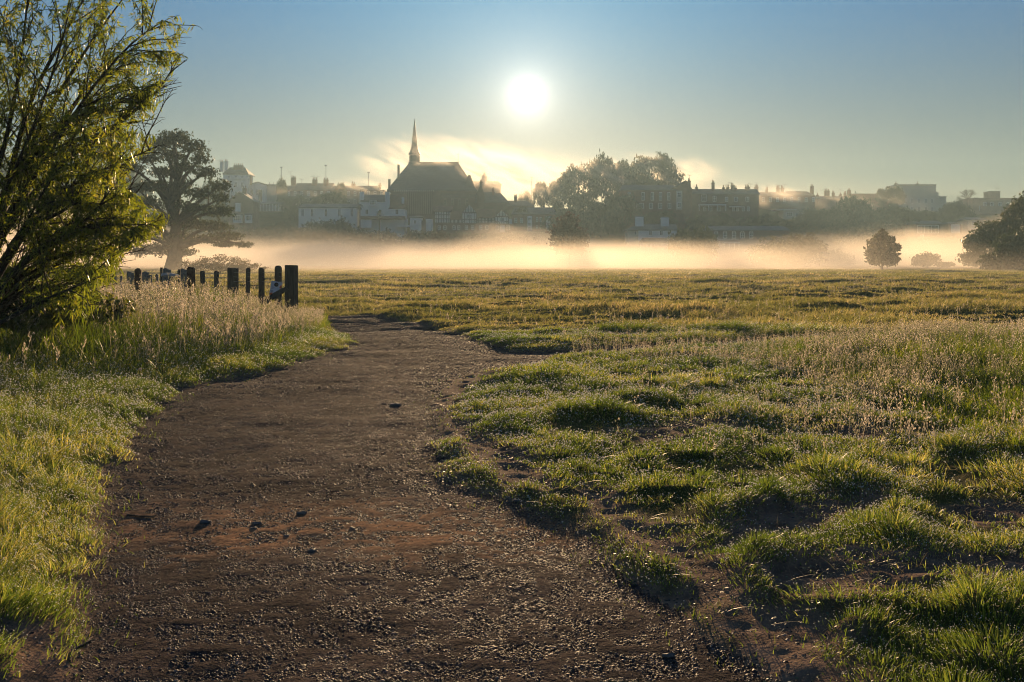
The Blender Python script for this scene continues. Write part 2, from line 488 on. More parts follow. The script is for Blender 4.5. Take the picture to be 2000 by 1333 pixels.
# ------------------------------------------------------------------ grass: blades, built as large meshes
def blades(x, y, z, h, w, az, lean, curl, nseg, roll=None):
    """curved tapering blades. az: direction of lean; returns verts, tris, quads"""
    n = len(x)
    dx, dy = np.cos(az), np.sin(az)
    fa = az + np.pi / 2 if roll is None else roll       # facing of the blade's width
    wx, wy = np.cos(fa), np.sin(fa)
    vs = []
    for s in range(nseg + 1):
        t = s / nseg
        a = lean * t + curl * t * t                       # sideways travel as a share of the height
        up = h * (t - 0.25 * np.minimum(curl + lean, 1.2) * t * t)
        px = x + dx * a * h; py = y + dy * a * h; pz = z + up
        if s < nseg:
            ww = w * 0.5 * (1.0 - 0.55 * t * t)
            vs.append(np.stack([px - wx * ww, py - wy * ww, pz], 1)); vs.append(np.stack([px + wx * ww, py + wy * ww, pz], 1))
        else:
            vs.append(np.stack([px, py, pz], 1))
    k = 2 * nseg + 1
    V_ = np.stack(vs, 1).reshape(-1, 3)
    b = (np.arange(n) * k)[:, None]
    q = [b + np.array([[2 * s, 2 * s + 1, 2 * s + 3, 2 * s + 2]]) for s in range(nseg - 1)]
    Q = np.concatenate(q) if q else np.zeros((0, 4), int)
    T = b + np.array([[2 * nseg - 2, 2 * nseg - 1, 2 * nseg]])
    return V_, T, Q
class Acc:
    def __init__(s): s.v = []; s.t = []; s.q = []; s.n = 0
    def add(s, V_, T, Q):
        s.v.append(V_); s.t.append(np.asarray(T).reshape(-1, 3) + s.n); s.q.append(np.asarray(Q).reshape(-1, 4) + s.n); s.n += len(V_)
    def build(s, name, mats, parent=None, smooth=False):
        return fast_mesh(name, np.concatenate(s.v), tris=np.concatenate(s.t), quads=np.concatenate(s.q), mats=mats, parent=parent, smooth=smooth)
def fan(y0, y1, dens, margin=1.6):
    """random ground points in the fan the camera sees between two distances"""
    n = int(0.5 * (y1 - y0) * (2 * margin * 2 + 1.08 * (y0 + y1)) * dens)
    y = np.sqrt(rng.random(n) * (y1 ** 2 - y0 ** 2) + y0 ** 2)
    hw = 0.54 * y + margin
    x = (rng.random(n) * 2 - 1) * hw
    return x, y
def lean_field(x, y):
    e = 0.06
    g0 = tussock(x, y)
    return g0, -(tussock(x + e, y) - g0) / e, -(tussock(x, y + e) - g0) / e

M_GRASS = leafmat('grass_blades', (0.028, 0.054, 0.014), (0.072, 0.115, 0.032), (0.27, 0.26, 0.15), trans=0.6, rough=0.42, spec=0.45, scale=0.5, tgain=(3.5, 3.1, 1.2))
M_FIELD = leafmat('meadow_grass', (0.055, 0.072, 0.018), (0.120, 0.126, 0.045), (0.33, 0.28, 0.18), trans=0.6, rough=0.5, spec=0.35, scale=0.22, tgain=(3.0, 2.7, 2.0))
TALL_L = [GX(-400, 805), GX(-50, 795), GX(140, 782), GX(280, 752), GX(400, 728), GX(500, 706), GX(570, 686), GX(622, 662), GX(640, 636), (-5.0, 26.5), (-8.5, 30.5), (-13, 33), (-26, 36), (-30, 24)]
TALL_R = [GX(1500, 712), GX(1640, 690), GX(1780, 668), GX(2150, 652), GX(2600, 690), GX(2500, 920), GX(1990, 900), GX(1890, 850), GX(1780, 790), GX(1620, 745)]
near_acc = Acc(); far_acc = Acc(); TIPS = []
for (y0, y1, dens, w, nseg) in ((2.6, 6.2, 7500, .0038, 3), (6.2, 11, 4200, .0050, 3), (11, 19, 1900, .0075, 2), (19, 36, 430, .015, 2), (36, 66, 130, .028, 1), (66, 128, 46, .05, 1)):
    x, y = fan(y0, y1, dens)
    nr = y < 34
    s1 = np.full(x.shape, 9.0); s1[nr] = sd_path(x[nr], y[nr])
    s2 = np.full(x.shape, 9.0)
    if y0 < 16: s2 = sd_bare(x, y)
    ts, lx, ly = lean_field(x, y)
    gap = fbm(x * 1.7 + 31, y * 1.7 - 7, 3)
    left = sstep(-1.2, -2.2, x)
    # worn turf near the path's right edge is thin; hummocks are thick
    d = sstep(-0.05, 0.10, s1) * sstep(-0.10, 0.16, s2)
    thin = np.where(x > 0.3, sstep(13, 8, y), 0.45 * sstep(10, 6, y))
    d = d * (1 - thin * (1 - np.clip(0.22 + 1.5 * ts + (gap - 0.45) * 2.6, 0, 1)))
    d = np.maximum(d, 0.03 * sstep(-0.30, 0.0, s1) * (y < 20))
    keep = rng.random(len(x)) < d
    x, y, ts, lx, ly, s1, s2, left, gap = [a[keep] for a in (x, y, ts, lx, ly, s1, s2, left, gap)]
    z = height(x, y, s1) - 0.006
    edge = sstep(0.0, 0.55, np.minimum(s1, s2 + 0.1))
    hh = 0.020 + 0.020 * edge + (0.095 * ts ** 1.2 * (1 - left) * 0.78 + 0.11 * left * (0.35 + 0.65 * gap * 1.6)) * (0.25 + 0.75 * edge)
    farf = sstep(10, 22, y) * sstep(-3, 0.5, x) + sstep(28, 34, y)
    farf = np.clip(farf, 0, 1)
    # the mown-short far meadow
    patch = sstep(0.46, 0.62, fbm(x * 0.35 + 9, y * 0.62 + 2, 4))
    hf = 0.04 + 0.13 * patch + 0.03 * ts
    hh = hh * (1 - farf) + hf * farf
    hh = hh * (0.55 + 0.75 * rng.random(len(x)))
    az = np.arctan2(ly + rng.normal(0, .5, len(x)), lx + rng.normal(0, .5, len(x)))
    V_, T, Q = blades(x, y, z, hh, w * (0.7 + 0.6 * rng.random(len(x))) * (1 + 0.0 * y), az, rng.random(len(x)) * 0.5, rng.random(len(x)) * 0.9, nseg, roll=rng.random(len(x)) * np.pi)
    if y0 < 19: near_acc.add(V_, T, Q); TIPS.append(V_.reshape(len(x), -1, 3)[:, -1])
    else: far_acc.add(V_, T, Q)
g1 = near_acc.build('grass', M_GRASS); tag(g1, kind='stuff')
g2 = far_acc.build('meadow_grass', M_FIELD); tag(g2, kind='stuff')
print('blades', near_acc.n, far_acc.n)

# ---- tall flowering grass: stems with seed heads among long leaves
M_STEM = leafmat('seeding_grass', (0.12, 0.14, 0.06), (0.42, 0.38, 0.29), (0.66, 0.58, 0.50), trans=0.5, rough=0.5, spec=0.3, scale=0.8, tgain=(1.35, 1.3, 1.25))
M_LONG = leafmat('long_grass', (0.030, 0.055, 0.012), (0.065, 0.105, 0.022), (0.17, 0.18, 0.06), trans=0.52, rough=0.45, spec=0.4, scale=0.4, tgain=(3.3, 3.0, 0.8))
def in_poly(poly, n, pad=0.0):
    xs = [p[0] for p in poly]; ys_ = [p[1] for p in poly]
    x = rng.uniform(min(xs) - pad, max(xs) + pad, n); y = rng.uniform(min(ys_) - pad, max(ys_) + pad, n)
    s = sd_poly(x, y, poly)
    return x, y, s
def seeded(x, y, z, h, sl, acc, nsp=13, sw=0.012, open_=1.0):
    """stems with an open seed head on each"""
    n = len(x)
    az = rng.random(n) * 2 * np.pi; lean = rng.random(n) * 0.16; curl = rng.random(n) * 0.22
    V_, T, Q = blades(x, y, z, h, sl * np.ones(n), az, lean, curl, 2, roll=rng.random(n) * np.pi)
    acc.add(V_, T, Q)
    hl = 0.13 + 0.09 * rng.random(n)
    spread = 0.5 + 0.9 * rng.random(n)
    for k in range(nsp):
        t = (k + rng.random(n)) / nsp                      # 0 at the foot of the head, 1 at its tip
        tt = 1 - (1 - t) * hl / h
        a = lean * tt + curl * tt * tt
        cx = x + np.cos(az) * a * h; cy_ = y + np.sin(az) * a * h
        cz = z + h * (tt - 0.25 * (lean + curl) * tt * tt)
        r = (0.006 + 0.038 * np.sin(np.pi * np.clip(t * 0.8 + 0.12, 0, 1))) * spread * rng.random(n)
        th = rng.random(n) * 2 * np.pi
        cx = cx + np.cos(th) * r; cy_ = cy_ + np.sin(th) * r; cz = cz + r * 0.5
        ln = sw * (1.1 + 1.0 * rng.random(n)); ww = sw * (0.28 + 0.25 * rng.random(n))
        ro = rng.random(n) * np.pi
        ux, uy = np.cos(ro), np.sin(ro)
        tx, ty = np.cos(th) * 0.5, np.sin(th) * 0.5
        P0 = np.stack([cx - tx * ln * .5, cy_ - ty * ln * .5, cz - ln * .5], 1); P2 = np.stack([cx + tx * ln * .5, cy_ + ty * ln * .5, cz + ln * .5], 1)
        P1 = np.stack([cx + ux * ww, cy_ + uy * ww, cz], 1); P3 = np.stack([cx - ux * ww, cy_ - uy * ww, cz], 1)
        VV = np.stack([P0, P1, P2, P3], 1).reshape(-1, 3)
        acc.add(VV, np.zeros((0, 3), int), (np.arange(n) * 4)[:, None] + np.array([[0, 1, 2, 3]]))
seed_l = Acc(); long_l = Acc()
x, y, s = in_poly(TALL_L, 48000)
dn = fbm(x * 0.55 + 3, y * 0.45 + 1, 2)
k = (s < -0.05) & (rng.random(len(x)) < np.clip((dn - 0.30) * 3.2, 0.10, 1)) & (np.abs(x) < 0.54 * y + 4)
x, y, s = x[k], y[k], s[k]; sp_ = sd_path(x, y)
h = (0.42 + 0.42 * rng.random(len(x))) * (0.55 + 0.45 * sstep(0.0, 1.2, -s)) * (0.75 + 0.5 * fbm(x * 0.9, y * 0.9 + 4, 2)) * (1.1 - .28 * sstep(15, 22, y)) * (1 - .6 * np.exp(-((x + 6.0) / 1.3) ** 2) * sstep(17, 21, y))
seeded(x, y, height(x, y, sp_), h, 0.0045, seed_l, nsp=15, sw=0.019)
print('stems left', len(x))
x, y, s = in_poly(TALL_L, 190000)
k = (s < 0.05) & (np.abs(x) < 0.54 * y + 4)
x, y, s = x[k], y[k], s[k]; sp_ = sd_path(x, y)
cl = fbm(x * 1.3 + 7, y * 1.0 + 3, 2)
h = (0.16 + 0.40 * rng.random(len(x))) * (0.55 + 0.45 * sstep(0.0, 1.2, -s)) * (0.5 + 1.0 * cl) * (1 - .55 * np.exp(-((x + 6.0) / 1.3) ** 2) * sstep(17, 21, y))
V_, T, Q = blades(x, y, height(x, y, sp_) - .01, h, 0.007 + 0.006 * rng.random(len(x)), rng.random(len(x)) * 6.28, rng.random(len(x)) * 0.3, rng.random(len(x)) * 0.8, 3, roll=rng.random(len(x)) * np.pi)
long_l.add(V_, T, Q)
x, y, s = in_poly(TALL_R, 90000, 3.5)
k = (y > 7) & (y < 21) & (x > 0.8) & (sd_path(x, y) > .3) & (np.abs(x) < 0.54 * y + 2.5) & (rng.random(len(x)) < (0.05 + 0.95 * sstep(2.6, -1.6, s)) * np.clip((fbm(x * .8 + 2, y * .8, 3) - .33) * 3.2, .08, 1))
x, y, s = x[k], y[k], s[k]; sp_ = sd_path(x, y)
h = (0.15 + 0.20 * rng.random(len(x))) * (0.55 + 0.65 * sstep(-1.5, 1.5, -s)) * (0.75 + 0.5 * fbm(x * 0.9, y * 0.9 + 4, 2))
seed_r = Acc()
seeded(x, y, height(x, y, sp_), h, 0.004, seed_r, nsp=12, sw=0.014)
print('stems right', len(x))
x, y, s = in_poly(TALL_R, 150000)
k = (s < 0.3) & (np.abs(x) < 0.54 * y + 2.5)
x, y, s = x[k], y[k], s[k]; sp_ = sd_path(x, y)
h = (0.10 + 0.20 * rng.random(len(x))) * (0.6 + 0.5 * sstep(0, 1.2, -s)) * (0.5 + 1.0 * fbm(x * 1.3 + 7, y * 1.3 + 3, 2))
V_, T, Q = blades(x, y, height(x, y, sp_) - .01, h, 0.005 + 0.005 * rng.random(len(x)), rng.random(len(x)) * 6.28, rng.random(len(x)) * 0.3, rng.random(len(x)) * 0.9, 3, roll=rng.random(len(x)) * np.pi)
long_l.add(V_, T, Q)
# a thin line of seed heads along the worn track
n = 500
px_ = rng.uniform(1120, 1800, n); py_ = rng.uniform(676, 706, n)
yy = H * F / (py_ - HZ); xx = (px_ - 1000) / F * yy
seeded(xx, yy, height(xx, yy), 0.12 + 0.18 * rng.random(n), 0.004, seed_r, nsp=9, sw=0.010)
# scattered heads over the meadow, thinning away
x, y = fan(20, 70, 3.0)
k = sd_path(x, y) > 0.4
x, y = x[k], y[k]
seeded(x, y, height(x, y), 0.12 + 0.16 * rng.random(len(x)), 0.010, seed_r, nsp=5, sw=0.022)
tl = seed_l.build('tall_grass', M_STEM); tag(tl, kind='stuff')
tr = seed_r.build('seed_heads', M_STEM); tag(tr, kind='stuff')
lg = long_l.build('long_grass', M_LONG); tag(lg, kind='stuff')

# ---- loose gravel on the path and crumbs of soil on the bare patches
def stones(n, y0, y1, smin, smax, inside, name, m, flat=0.6, side=0.02):
    x, y = fan(y0, y1, n)
    s = inside(x, y)
    k = rng.random(len(x)) < sstep(side + 0.06, side - 0.08, s)
    x, y = x[k], y[k]; k = rng.random(len(x)) < np.clip(.9 + (fbm(x * 1.1, y * .7 + 9, 3) - .45) * 2, .6, 1); x, y = x[k], y[k]; n = len(x)
    z = height(x, y)
    r = smin + (smax - smin) * rng.random(n) ** 3.0
    # a lumpy eight-cornered pebble
    base = np.array([[1, 0, 0], [.5, .85, .1], [-.5, .8, 0], [-1, .05, .1], [-.45, -.85, 0], [.55, -.8, .1], [.35, .2, .8], [-.35, .1, .9], [.0, -.4, .7]])
    tri = np.array([[0, 1, 6], [1, 2, 6], [2, 7, 6], [2, 3, 7], [3, 4, 7], [4, 8, 7], [4, 5, 8], [5, 0, 8], [0, 6, 8], [6, 7, 8]])
    pts = base[None] * (1 + rng.normal(0, .22, (n, 9, 1))) + rng.normal(0, .10, (n, 9, 3))
    a = rng.random(n) * 6.28; c, s_ = np.cos(a)[:, None], np.sin(a)[:, None]
    fl = (flat * (0.5 + 0.7 * rng.random(n)))[:, None]; el = (0.7 + 0.5 * rng.random(n))[:, None]
    X = pts[..., 0] * c - pts[..., 1] * el * s_; Y_ = pts[..., 0] * s_ + pts[..., 1] * el * c; Z = pts[..., 2] * fl
    Vv = np.stack([x[:, None] + X * r[:, None], y[:, None] + Y_ * r[:, None], z[:, None] + (Z - 0.12) * r[:, None]], -1).reshape(-1, 3)
    T = ((np.arange(n) * 9)[:, None, None] + tri[None]).reshape(-1, 3)
    return Vv, T
def stone_mat(name, c0, c1, c2, rough=0.6):
    m, t = mat(name)
    out = N(t, 'ShaderNodeOutputMaterial'); b = N(t, 'ShaderNodeBsdfPrincipled')
    g = N(t, 'ShaderNodeNewGeometry'); r = N(t, 'ShaderNodeValToRGB')
    r.color_ramp.elements[0].color = (*c0, 1); r.color_ramp.elements[1].color = (*c2, 1)
    e = r.color_ramp.elements.new(0.75); e.color = (*c1, 1)
    t.links.new(g.outputs['Random Per Island'], r.inputs['Fac']); t.links.new(r.outputs['Color'], b.inputs['Base Color'])
    b.inputs['Roughness'].default_value = rough; b.inputs['Specular IOR Level'].default_value = 0.22
    t.links.new(b.outputs['BSDF'], out.inputs['Surface'])
    return m
M_STONE = stone_mat('loose_stones', (0.014, 0.011, 0.011), (0.042, 0.030, 0.027), (0.24, 0.175, 0.145))
va, ta = [], []; off = 0
for (n, y0, y1, a, b_) in ((14000, 2.6, 6.0, .0020, .0090), (5200, 6.0, 11, .0035, .012), (1400, 11, 26, .008, .018)):
    v_, t_ = stones(n, y0, y1, a, b_, sd_path, 'g', M_STONE)
    va.append(v_); ta.append(t_ + off); off += len(v_)
v_, t_ = stones(700, 2.6, 10, .003, .012, sd_bare, 'g', M_STONE)
va.append(v_); ta.append(t_ + off)
gravel = fast_mesh('gravel', np.concatenate(va), tris=np.concatenate(ta), mats=M_STONE); tag(gravel, kind='stuff')
print('stones', len(np.concatenate(va)) // 9)

# ---- low weeds and litter on the worn ground
x, y = fan(2.6, 12, 900)
s1 = sd_path(x, y); s2 = sd_bare(x, y); wn = fbm(x * 1.9 + 3, y * 1.9 + 11, 3)
k = (s1 > -.05) & (rng.random(len(x)) < np.clip((wn - .42) * 4, 0, 1)) & (x > -.5)
x, y, s1 = x[k], y[k], s1[k]; n = len(x); z = height(x, y, s1) + .004 + .014 * rng.random(n)
a = rng.random(n) * 6.28; r = .0045 + .006 * rng.random(n); ux, uy = np.cos(a) * r, np.sin(a) * r; tz = rng.normal(0, .35, n) * r
V_ = np.stack([np.stack([x - ux, y - uy, z - tz], 1), np.stack([x + uy * .7, y - ux * .7, z], 1), np.stack([x + ux, y + uy, z + tz], 1), np.stack([x - uy * .7, y + ux * .7, z + .002], 1)], 1).reshape(-1, 3)
wd = fast_mesh('low_weeds', V_, quads=(np.arange(n) * 4)[:, None] + np.array([[0, 1, 2, 3]]), mats=leafmat('weed_leaves', (.04, .07, .025), (.09, .11, .05), (.16, .14, .09), trans=.4, tgain=(2, 2, 1.2))); tag(wd, kind='stuff'); print('weeds', n)
# dead straws lying through the turf
x, y = fan(2.6, 16, 90)
s1 = sd_path(x, y); k = s1 > .1; x, y, s1 = x[k], y[k], s1[k]; n = len(x)
V_, T, Q = blades(x, y, height(x, y, s1), .03 + .055 * rng.random(n), .0022 + .0012 * rng.random(n), rng.random(n) * 6.28, .4 + rng.random(n) * 1.4, rng.random(n), 3, roll=rng.random(n) * np.pi)
a_ = Acc(); a_.add(V_, T, Q); st_ = a_.build('dead_straw', leafmat('straw', (.14, .11, .06), (.24, .20, .12), (.38, .32, .22), trans=.4, tgain=(1.2, 1.1, .9))); tag(st_, kind='stuff')

# ------------------------------------------------------------------ the town on the far bank
M_WHITE = simple('white_render', (0.62, 0.63, 0.62), (0.78, 0.78, 0.76), 0.25, 0.85, 0.01)
M_CREAM = simple('cream_stucco', (0.48, 0.44, 0.36), (0.60, 0.56, 0.46), 0.2, 0.85, 0.01)
M_BRICK = simple('red_brick', (0.16, 0.075, 0.05), (0.27, 0.13, 0.09), 0.8, 0.9, 0.02)
M_DBRICK = simple('dark_brick', (0.09, 0.06, 0.05), (0.16, 0.10, 0.08), 0.5, 0.9, 0.02)
M_STONE2 = simple('sandstone', (0.20, 0.16, 0.12), (0.32, 0.26, 0.20), 0.4, 0.9, 0.02)
M_SLATE = simple('roof_slate', (0.055, 0.06, 0.068), (0.11, 0.115, 0.12), 0.7, 0.6, 0.03, stretch=(1, 1, 3))
M_TILE = simple('roof_tile', (0.12, 0.06, 0.045), (0.20, 0.10, 0.07), 0.7, 0.8, 0.03)
M_POT = simple('terracotta', (0.25, 0.11, 0.07), (0.38, 0.18, 0.11), 2, 0.8)
M_FRAME = simple('window_paint', (0.70, 0.72, 0.72), (0.80, 0.80, 0.80), 1, 0.6)
M_GLASS = simple('window_glass', (0.02, 0.025, 0.03), (0.035, 0.04, 0.045), 1, 0.12, spec=0.6)
M_TIMBER = simple('black_timber', (0.015, 0.013, 0.012), (0.03, 0.026, 0.022), 2, 0.7)
M_METAL = simple('grey_metal', (0.10, 0.10, 0.11), (0.16, 0.16, 0.17), 3, 0.5, spec=0.5)
M_LEAD = simple('spire_lead', (0.06, 0.062, 0.065), (0.12, 0.12, 0.125), 0.8, 0.55)

def gh(x, y): return float(height(np.array([x]), np.array([y]))[0])
class Bld:
    def __init__(s, name, label, cat, Y, cx, yb, group=None):
        s.Y = Y; c = P(cx, yb, Y); g = gh(c.x, Y)
        s.g = min(g, c.z); s.loc = Vector((c.x, Y, s.g))
        s.root = empty(name, s.loc); tag(s.root, label, cat, group)
    def X(s, px, dy=0): return (px - 1000) / F * s.Y
    def Z(s, py, dy=0): return H - (py - HZ) / F * s.Y
    def part(s, name, m, mb, parent=None): return mb.build(name, m, parent or s.root)
    def mb(s): return MB(s.loc)
    def wall(s, m, x0, x1, yt, yb=None, dy=0, d=8, name='wall'):
        b = s.mb(); z0 = s.g - 2.5 if yb is None else s.Z(yb)
        b.box(s.X(x0), s.X(x1), s.Y + dy, s.Y + dy + d, z0, s.Z(yt)); return s.part(name, m, b)
    def roof(s, m, x0, x1, yr, ye, hl=0, hr=0, dy=0, d=8, name='roof', over=0.35):
        """ridge across the view, hipped ends by hl/hr pixels"""
        X, Y, Z = s.X, s.Y + dy, s.Z
        a, b_ = X(x0) - over, X(x1) + over; f, k = Y - over, Y + d + over; ze, zr = Z(ye), Z(yr); mid = Y + d / 2
        la, lb = X(x0 + hl) - (over if hl == 0 else 0), X(x1 - hr) + (over if hr == 0 else 0)
        vs = [(a, f, ze), (b_, f, ze), (b_, k, ze), (a, k, ze), (la, mid, zr), (lb, mid, zr),
              (a, f, ze - .25), (b_, f, ze - .25), (b_, k, ze - .25), (a, k, ze - .25)]
        fs = [(0, 1, 5, 4), (1, 2, 5), (2, 3, 4, 5), (3, 0, 4), (6, 7, 1, 0), (7, 8, 2, 1), (8, 9, 3, 2), (9, 6, 0, 3), (9, 8, 7, 6)]
        mb = s.mb(); mb.add(vs, fs); return s.part(name, m, mb)
    def gable(s, mw, mr, x0, x1, ya, ye, yb=None, dy=0, d=9, xa=None, t=0.3, name='gable'):
        """gable end turned to the river"""
        X, Z = s.X, s.Z; xa = (x0 + x1) / 2 if xa is None else xa
        z0 = s.g - 2.5 if yb is None else Z(yb)
        b = s.mb(); b.prism([(X(x0), z0), (X(x1), z0), (X(x1), Z(ye)), (X(xa), Z(ya)), (X(x0), Z(ye))], s.Y + dy, s.Y + dy + d)
        s.part(name, mw, b)
        b = s.mb(); o = 0.4; sl0 = (Z(ya) - Z(ye)) / (X(xa) - X(x0)); sl1 = (Z(ya) - Z(ye)) / (X(x1) - X(xa))
        b.prism([(X(x0) - o, Z(ye) - o * sl0 + .02), (X(xa), Z(ya) + .02), (X(x1) + o, Z(ye) - o * sl1 + .02), (X(x1) + o, Z(ye) - o * sl1 + t), (X(xa), Z(ya) + t), (X(x0) - o, Z(ye) - o * sl0 + t)], s.Y + dy - .3, s.Y + dy + d + .3)
        return s.part('roof', mr, b)
    def ch(s, x0, x1, yt, yb, pots=3, dy=3, m=None, d=1.2):
        b = s.mb(); a, c = s.X(x0), s.X(x1); zt = s.Z(yt)
        b.box(a, c, s.Y + dy, s.Y + dy + d, s.Z(yb) - 1.0, zt)
        b.box(a - .1, c + .1, s.Y + dy - .1, s.Y + dy + d + .1, zt - .35, zt - .1)
        o = s.part('chimney', m or M_BRICK, b)
        for i in range(pots):
            x = a + (i + .5) * (c - a) / pots
            p = s.mb(); hgt = 0.75 + 0.35 * random.random(); p.lathe((x, s.Y + dy + d / 2, zt - .02), [(.17, 0), (.19, .1), (.14, hgt - .1), (.18, hgt)], 7)
            s.part('chimney_pot', M_POT, p, o)
        return o
    def win(s, x0, x1, yt, yb, dy=0, bars=1, m=None, arch=False):
        X, Z = s.X, s.Z; a, c, z0, z1 = X(x0), X(x1), Z(yb), Z(yt); f = s.Y + dy
        t = min(0.16, (c - a) * .16); b = s.mb()
        b.box(a, a + t, f - .10, f - .003, z0, z1); b.box(c - t, c, f - .10, f - .003, z0, z1)
        b.box(a + t, c - t, f - .10, f - .003, z1 - t, z1); b.box(a + t, c - t, f - .12, f - .003, z0, z0 + t)
        if arch:
            r = (c - a) / 2; n = 6
            for i in range(n):
                p0, p1 = math.pi * i / n, math.pi * (i + 1) / n
                b.tube(((a + c) / 2 + math.cos(p0) * (r - t / 2), f - .05, z1 + math.sin(p0) * r * .8), ((a + c) / 2 + math.cos(p1) * (r - t / 2), f - .05, z1 + math.sin(p1) * r * .8), t / 2, n=4)
        for i in range(bars):
            x = a + (i + 1) * (c - a) / (bars + 1); b.box(x - .045, x + .045, f - .08, f - .04, z0 + t, z1 - t)
        b.box(a + t, c - t, f - .08, f - .042, (z0 + z1) / 2 - .05, (z0 + z1) / 2 + .05)
        o = s.part('window', m or M_FRAME, b)
        g = s.mb(); g.box(a + t, c - t, f - .03, f - .004, z0 + t, z1 - t); s.part('pane', M_GLASS, g, o)
        return o
    def ant(s, x, yt, yb, dy=3.6):
        b = s.mb(); X, Y = s.X(x), s.Y + dy
        zt = s.Z(yt); b.tube((X, Y, s.Z(yb) - .5), (X, Y, zt), .045, n=4)
        a = 1 if random.random() < .5 else -1
        b.tube((X - 1.1 * a, Y, zt - .3), (X + .8 * a, Y, zt + .1), .035, n=4)
        for i in range(5):
            q = -0.9 + i * .38; b.tube((X + q * a, Y - .2, zt - .5 + i * .08), (X + q * a, Y + .2, zt + .15 + i * .08), .03, n=4)
        return s.part('aerial', M_METAL, b)

# --- upper town, left
b = Bld('town_house', 'tall white hipped-roof house with two chimney stacks behind the big dark tree', 'house', 400, 458, 400)
b.wall(M_WHITE, 436, 484, 340); b.roof(M_SLATE, 436, 484, 325, 340, 6, 12, d=10)
b.wall(M_WHITE, 432, 487, 349, 351, dy=-.3, d=.296, name='cornice')
b.ch(452, 470, 322, 332, 5); b.ch(434, 440, 314, 328, 2, m=M_WHITE); b.ch(425, 431, 315, 330, 2, m=M_WHITE); b.ch(482, 487, 343, 356, 1)
for x in (445, 458, 471): b.win(x, x + 5, 343.5, 348); b.win(x, x + 5, 356, 366); b.win(x, x + 5, 374, 386)
b.ant(421, 312, 330)
b = Bld('classical_hall', 'pale classical hall with a low pediment, right of the tall white Georgian house', 'building', 404, 512, 398)
b.gable(M_WHITE, M_SLATE, 487, 520, 356.5, 361.5, d=12); b.wall(M_CREAM, 520, 541, 361, dy=1.5, d=10, name='wing')
b.wall(M_SLATE, 519.5, 542, 360, 361, dy=1.2, d=11, name='parapet')
for x in (522, 529):
    k = b.mb(); k.tube((b.X(x), b.Y + 4, b.Z(362)), (b.X(x), b.Y + 4, b.Z(354.5)), .16, n=6); b.part('flue', M_METAL, k)
for x in (490, 499): b.win(x, x + 5, 370, 382)
b.win(505, 512, 371, 394, bars=0, m=M_TIMBER)
b = Bld('brick_cottage', 'brick cottage with white bay windows beside the skirt of the big dark tree', 'house', 352, 470, 440)
b.gable(M_DBRICK, M_SLATE, 446, 494, 376, 393, d=9, xa=468); b.ch(469, 476, 367, 380, 2, m=M_BRICK)
b.wall(M_WHITE, 460, 470, 397, 414, dy=-.2, d=.19, name='rendered_panel')
for x0, x1 in ((457, 474), (480, 493)):
    b.wall(M_WHITE, x0, x1, 419, 436, dy=-1.2, d=1.19, name='bay'); b.win(x0 + 1, x1 - 1, 421, 432, dy=-1.2, bars=3)
    b.roof(M_SLATE, x0, x1, 416, 419, 3, 3, dy=-1.2, d=1.1, name='bay_roof', over=.15)
b = Bld('colonnade', 'long low white building with slim pillars, between the brick cottage and the sunlit fog', 'building', 366, 520, 412)
b.wall(M_CREAM, 494, 548, 398, 413, d=6); b.roof(M_SLATE, 494, 549, 395, 398.5, 0, 0, d=6)
for x in range(496, 548, 6):
    b.wall(M_WHITE, x, x + 1.6, 399.5, 413, dy=-.5, d=.49, name='pillar')

# --- the long terrace left of the church
b = Bld('long_terrace', 'long brick terrace with three chimney stacks along the skyline, left of the church', 'terrace', 402, 650, 410)
b.wall(M_DBRICK, 541, 750, 371, d=10)
vs = b.mb(); yl = [(541, 363), (575, 355.5), (640, 359), (742, 363.5), (750, 371)]
b.roof(M_SLATE, 541, 574, 361, 371, d=10, over=.1); b.roof(M_SLATE, 575, 648, 356.5, 371, d=10, over=.1); b.roof(M_SLATE, 649, 742, 361.5, 371, 0, 8, d=10, over=.1)
b.ch(565, 574, 346, 357, 3); b.ch(607, 616, 350, 358, 3); b.ch(629, 638, 350, 359, 3); b.ch(684, 691, 358, 363, 2); b.ch(737, 742, 360, 365, 2)
for x, yt in ((564, 334), (585, 349), (608, 343), (617, 343)): b.ant(x, yt, 355)
for x in range(548, 748, 13): b.win(x, x + 5, 374, 383); b.win(x, x + 5, 390, 400)

# --- white riverside houses
b = Bld('riverside_villa', 'long low white villa behind bushes on the bank, left of the palm', 'house', 338, 640, 432)
b.wall(M_WHITE, 583, 698, 405.5, d=8); b.roof(M_SLATE, 583, 698, 397, 405.5, 5, 0, d=8)
for x in (588, 607, 684, 660, 634): b.win(x, x + 6, 408.5, 424)
b = Bld('white_inn', 'rambling white house with tall white chimneys and a wide dormer, just below the church', 'house', 334, 742, 446)
b.wall(M_WHITE, 702, 757, 393, d=9); b.roof(M_SLATE, 706, 757, 379, 393, d=9)
b.ch(702, 710, 375, 394, 2, dy=0.3, m=M_WHITE); b.ch(753, 761, 375, 408, 1, dy=-.6, m=M_WHITE)
b.wall(M_WHITE, 722, 736, 390.5, 403, dy=-.8, d=3.5, name='dormer'); b.win(723, 735, 392, 401, dy=-.8, bars=3); b.roof(M_SLATE, 721, 737, 388.5, 390.5, 1, 1, dy=-.8, d=3.5, name='dormer_roof', over=.1)
b.wall(M_WHITE, 757, 790, 407, dy=-.3, d=9, name='side_wing'); b.roof(M_TILE, 761, 790, 378, 407, 0, 0, dy=-.3, d=9)
b.wall(M_WHITE, 784.5, 789, 386, 398, dy=-.1, d=1.2, name='gable_window_cheek')
b.win(772, 779, 409, 420, dy=-.3); b.win(713, 720, 409, 420); b.win(739, 746, 409, 421)
b.roof(M_TILE, 706, 792, 423, 428, 0, 0, dy=-3, d=2.9, name='verandah_roof', over=.1)
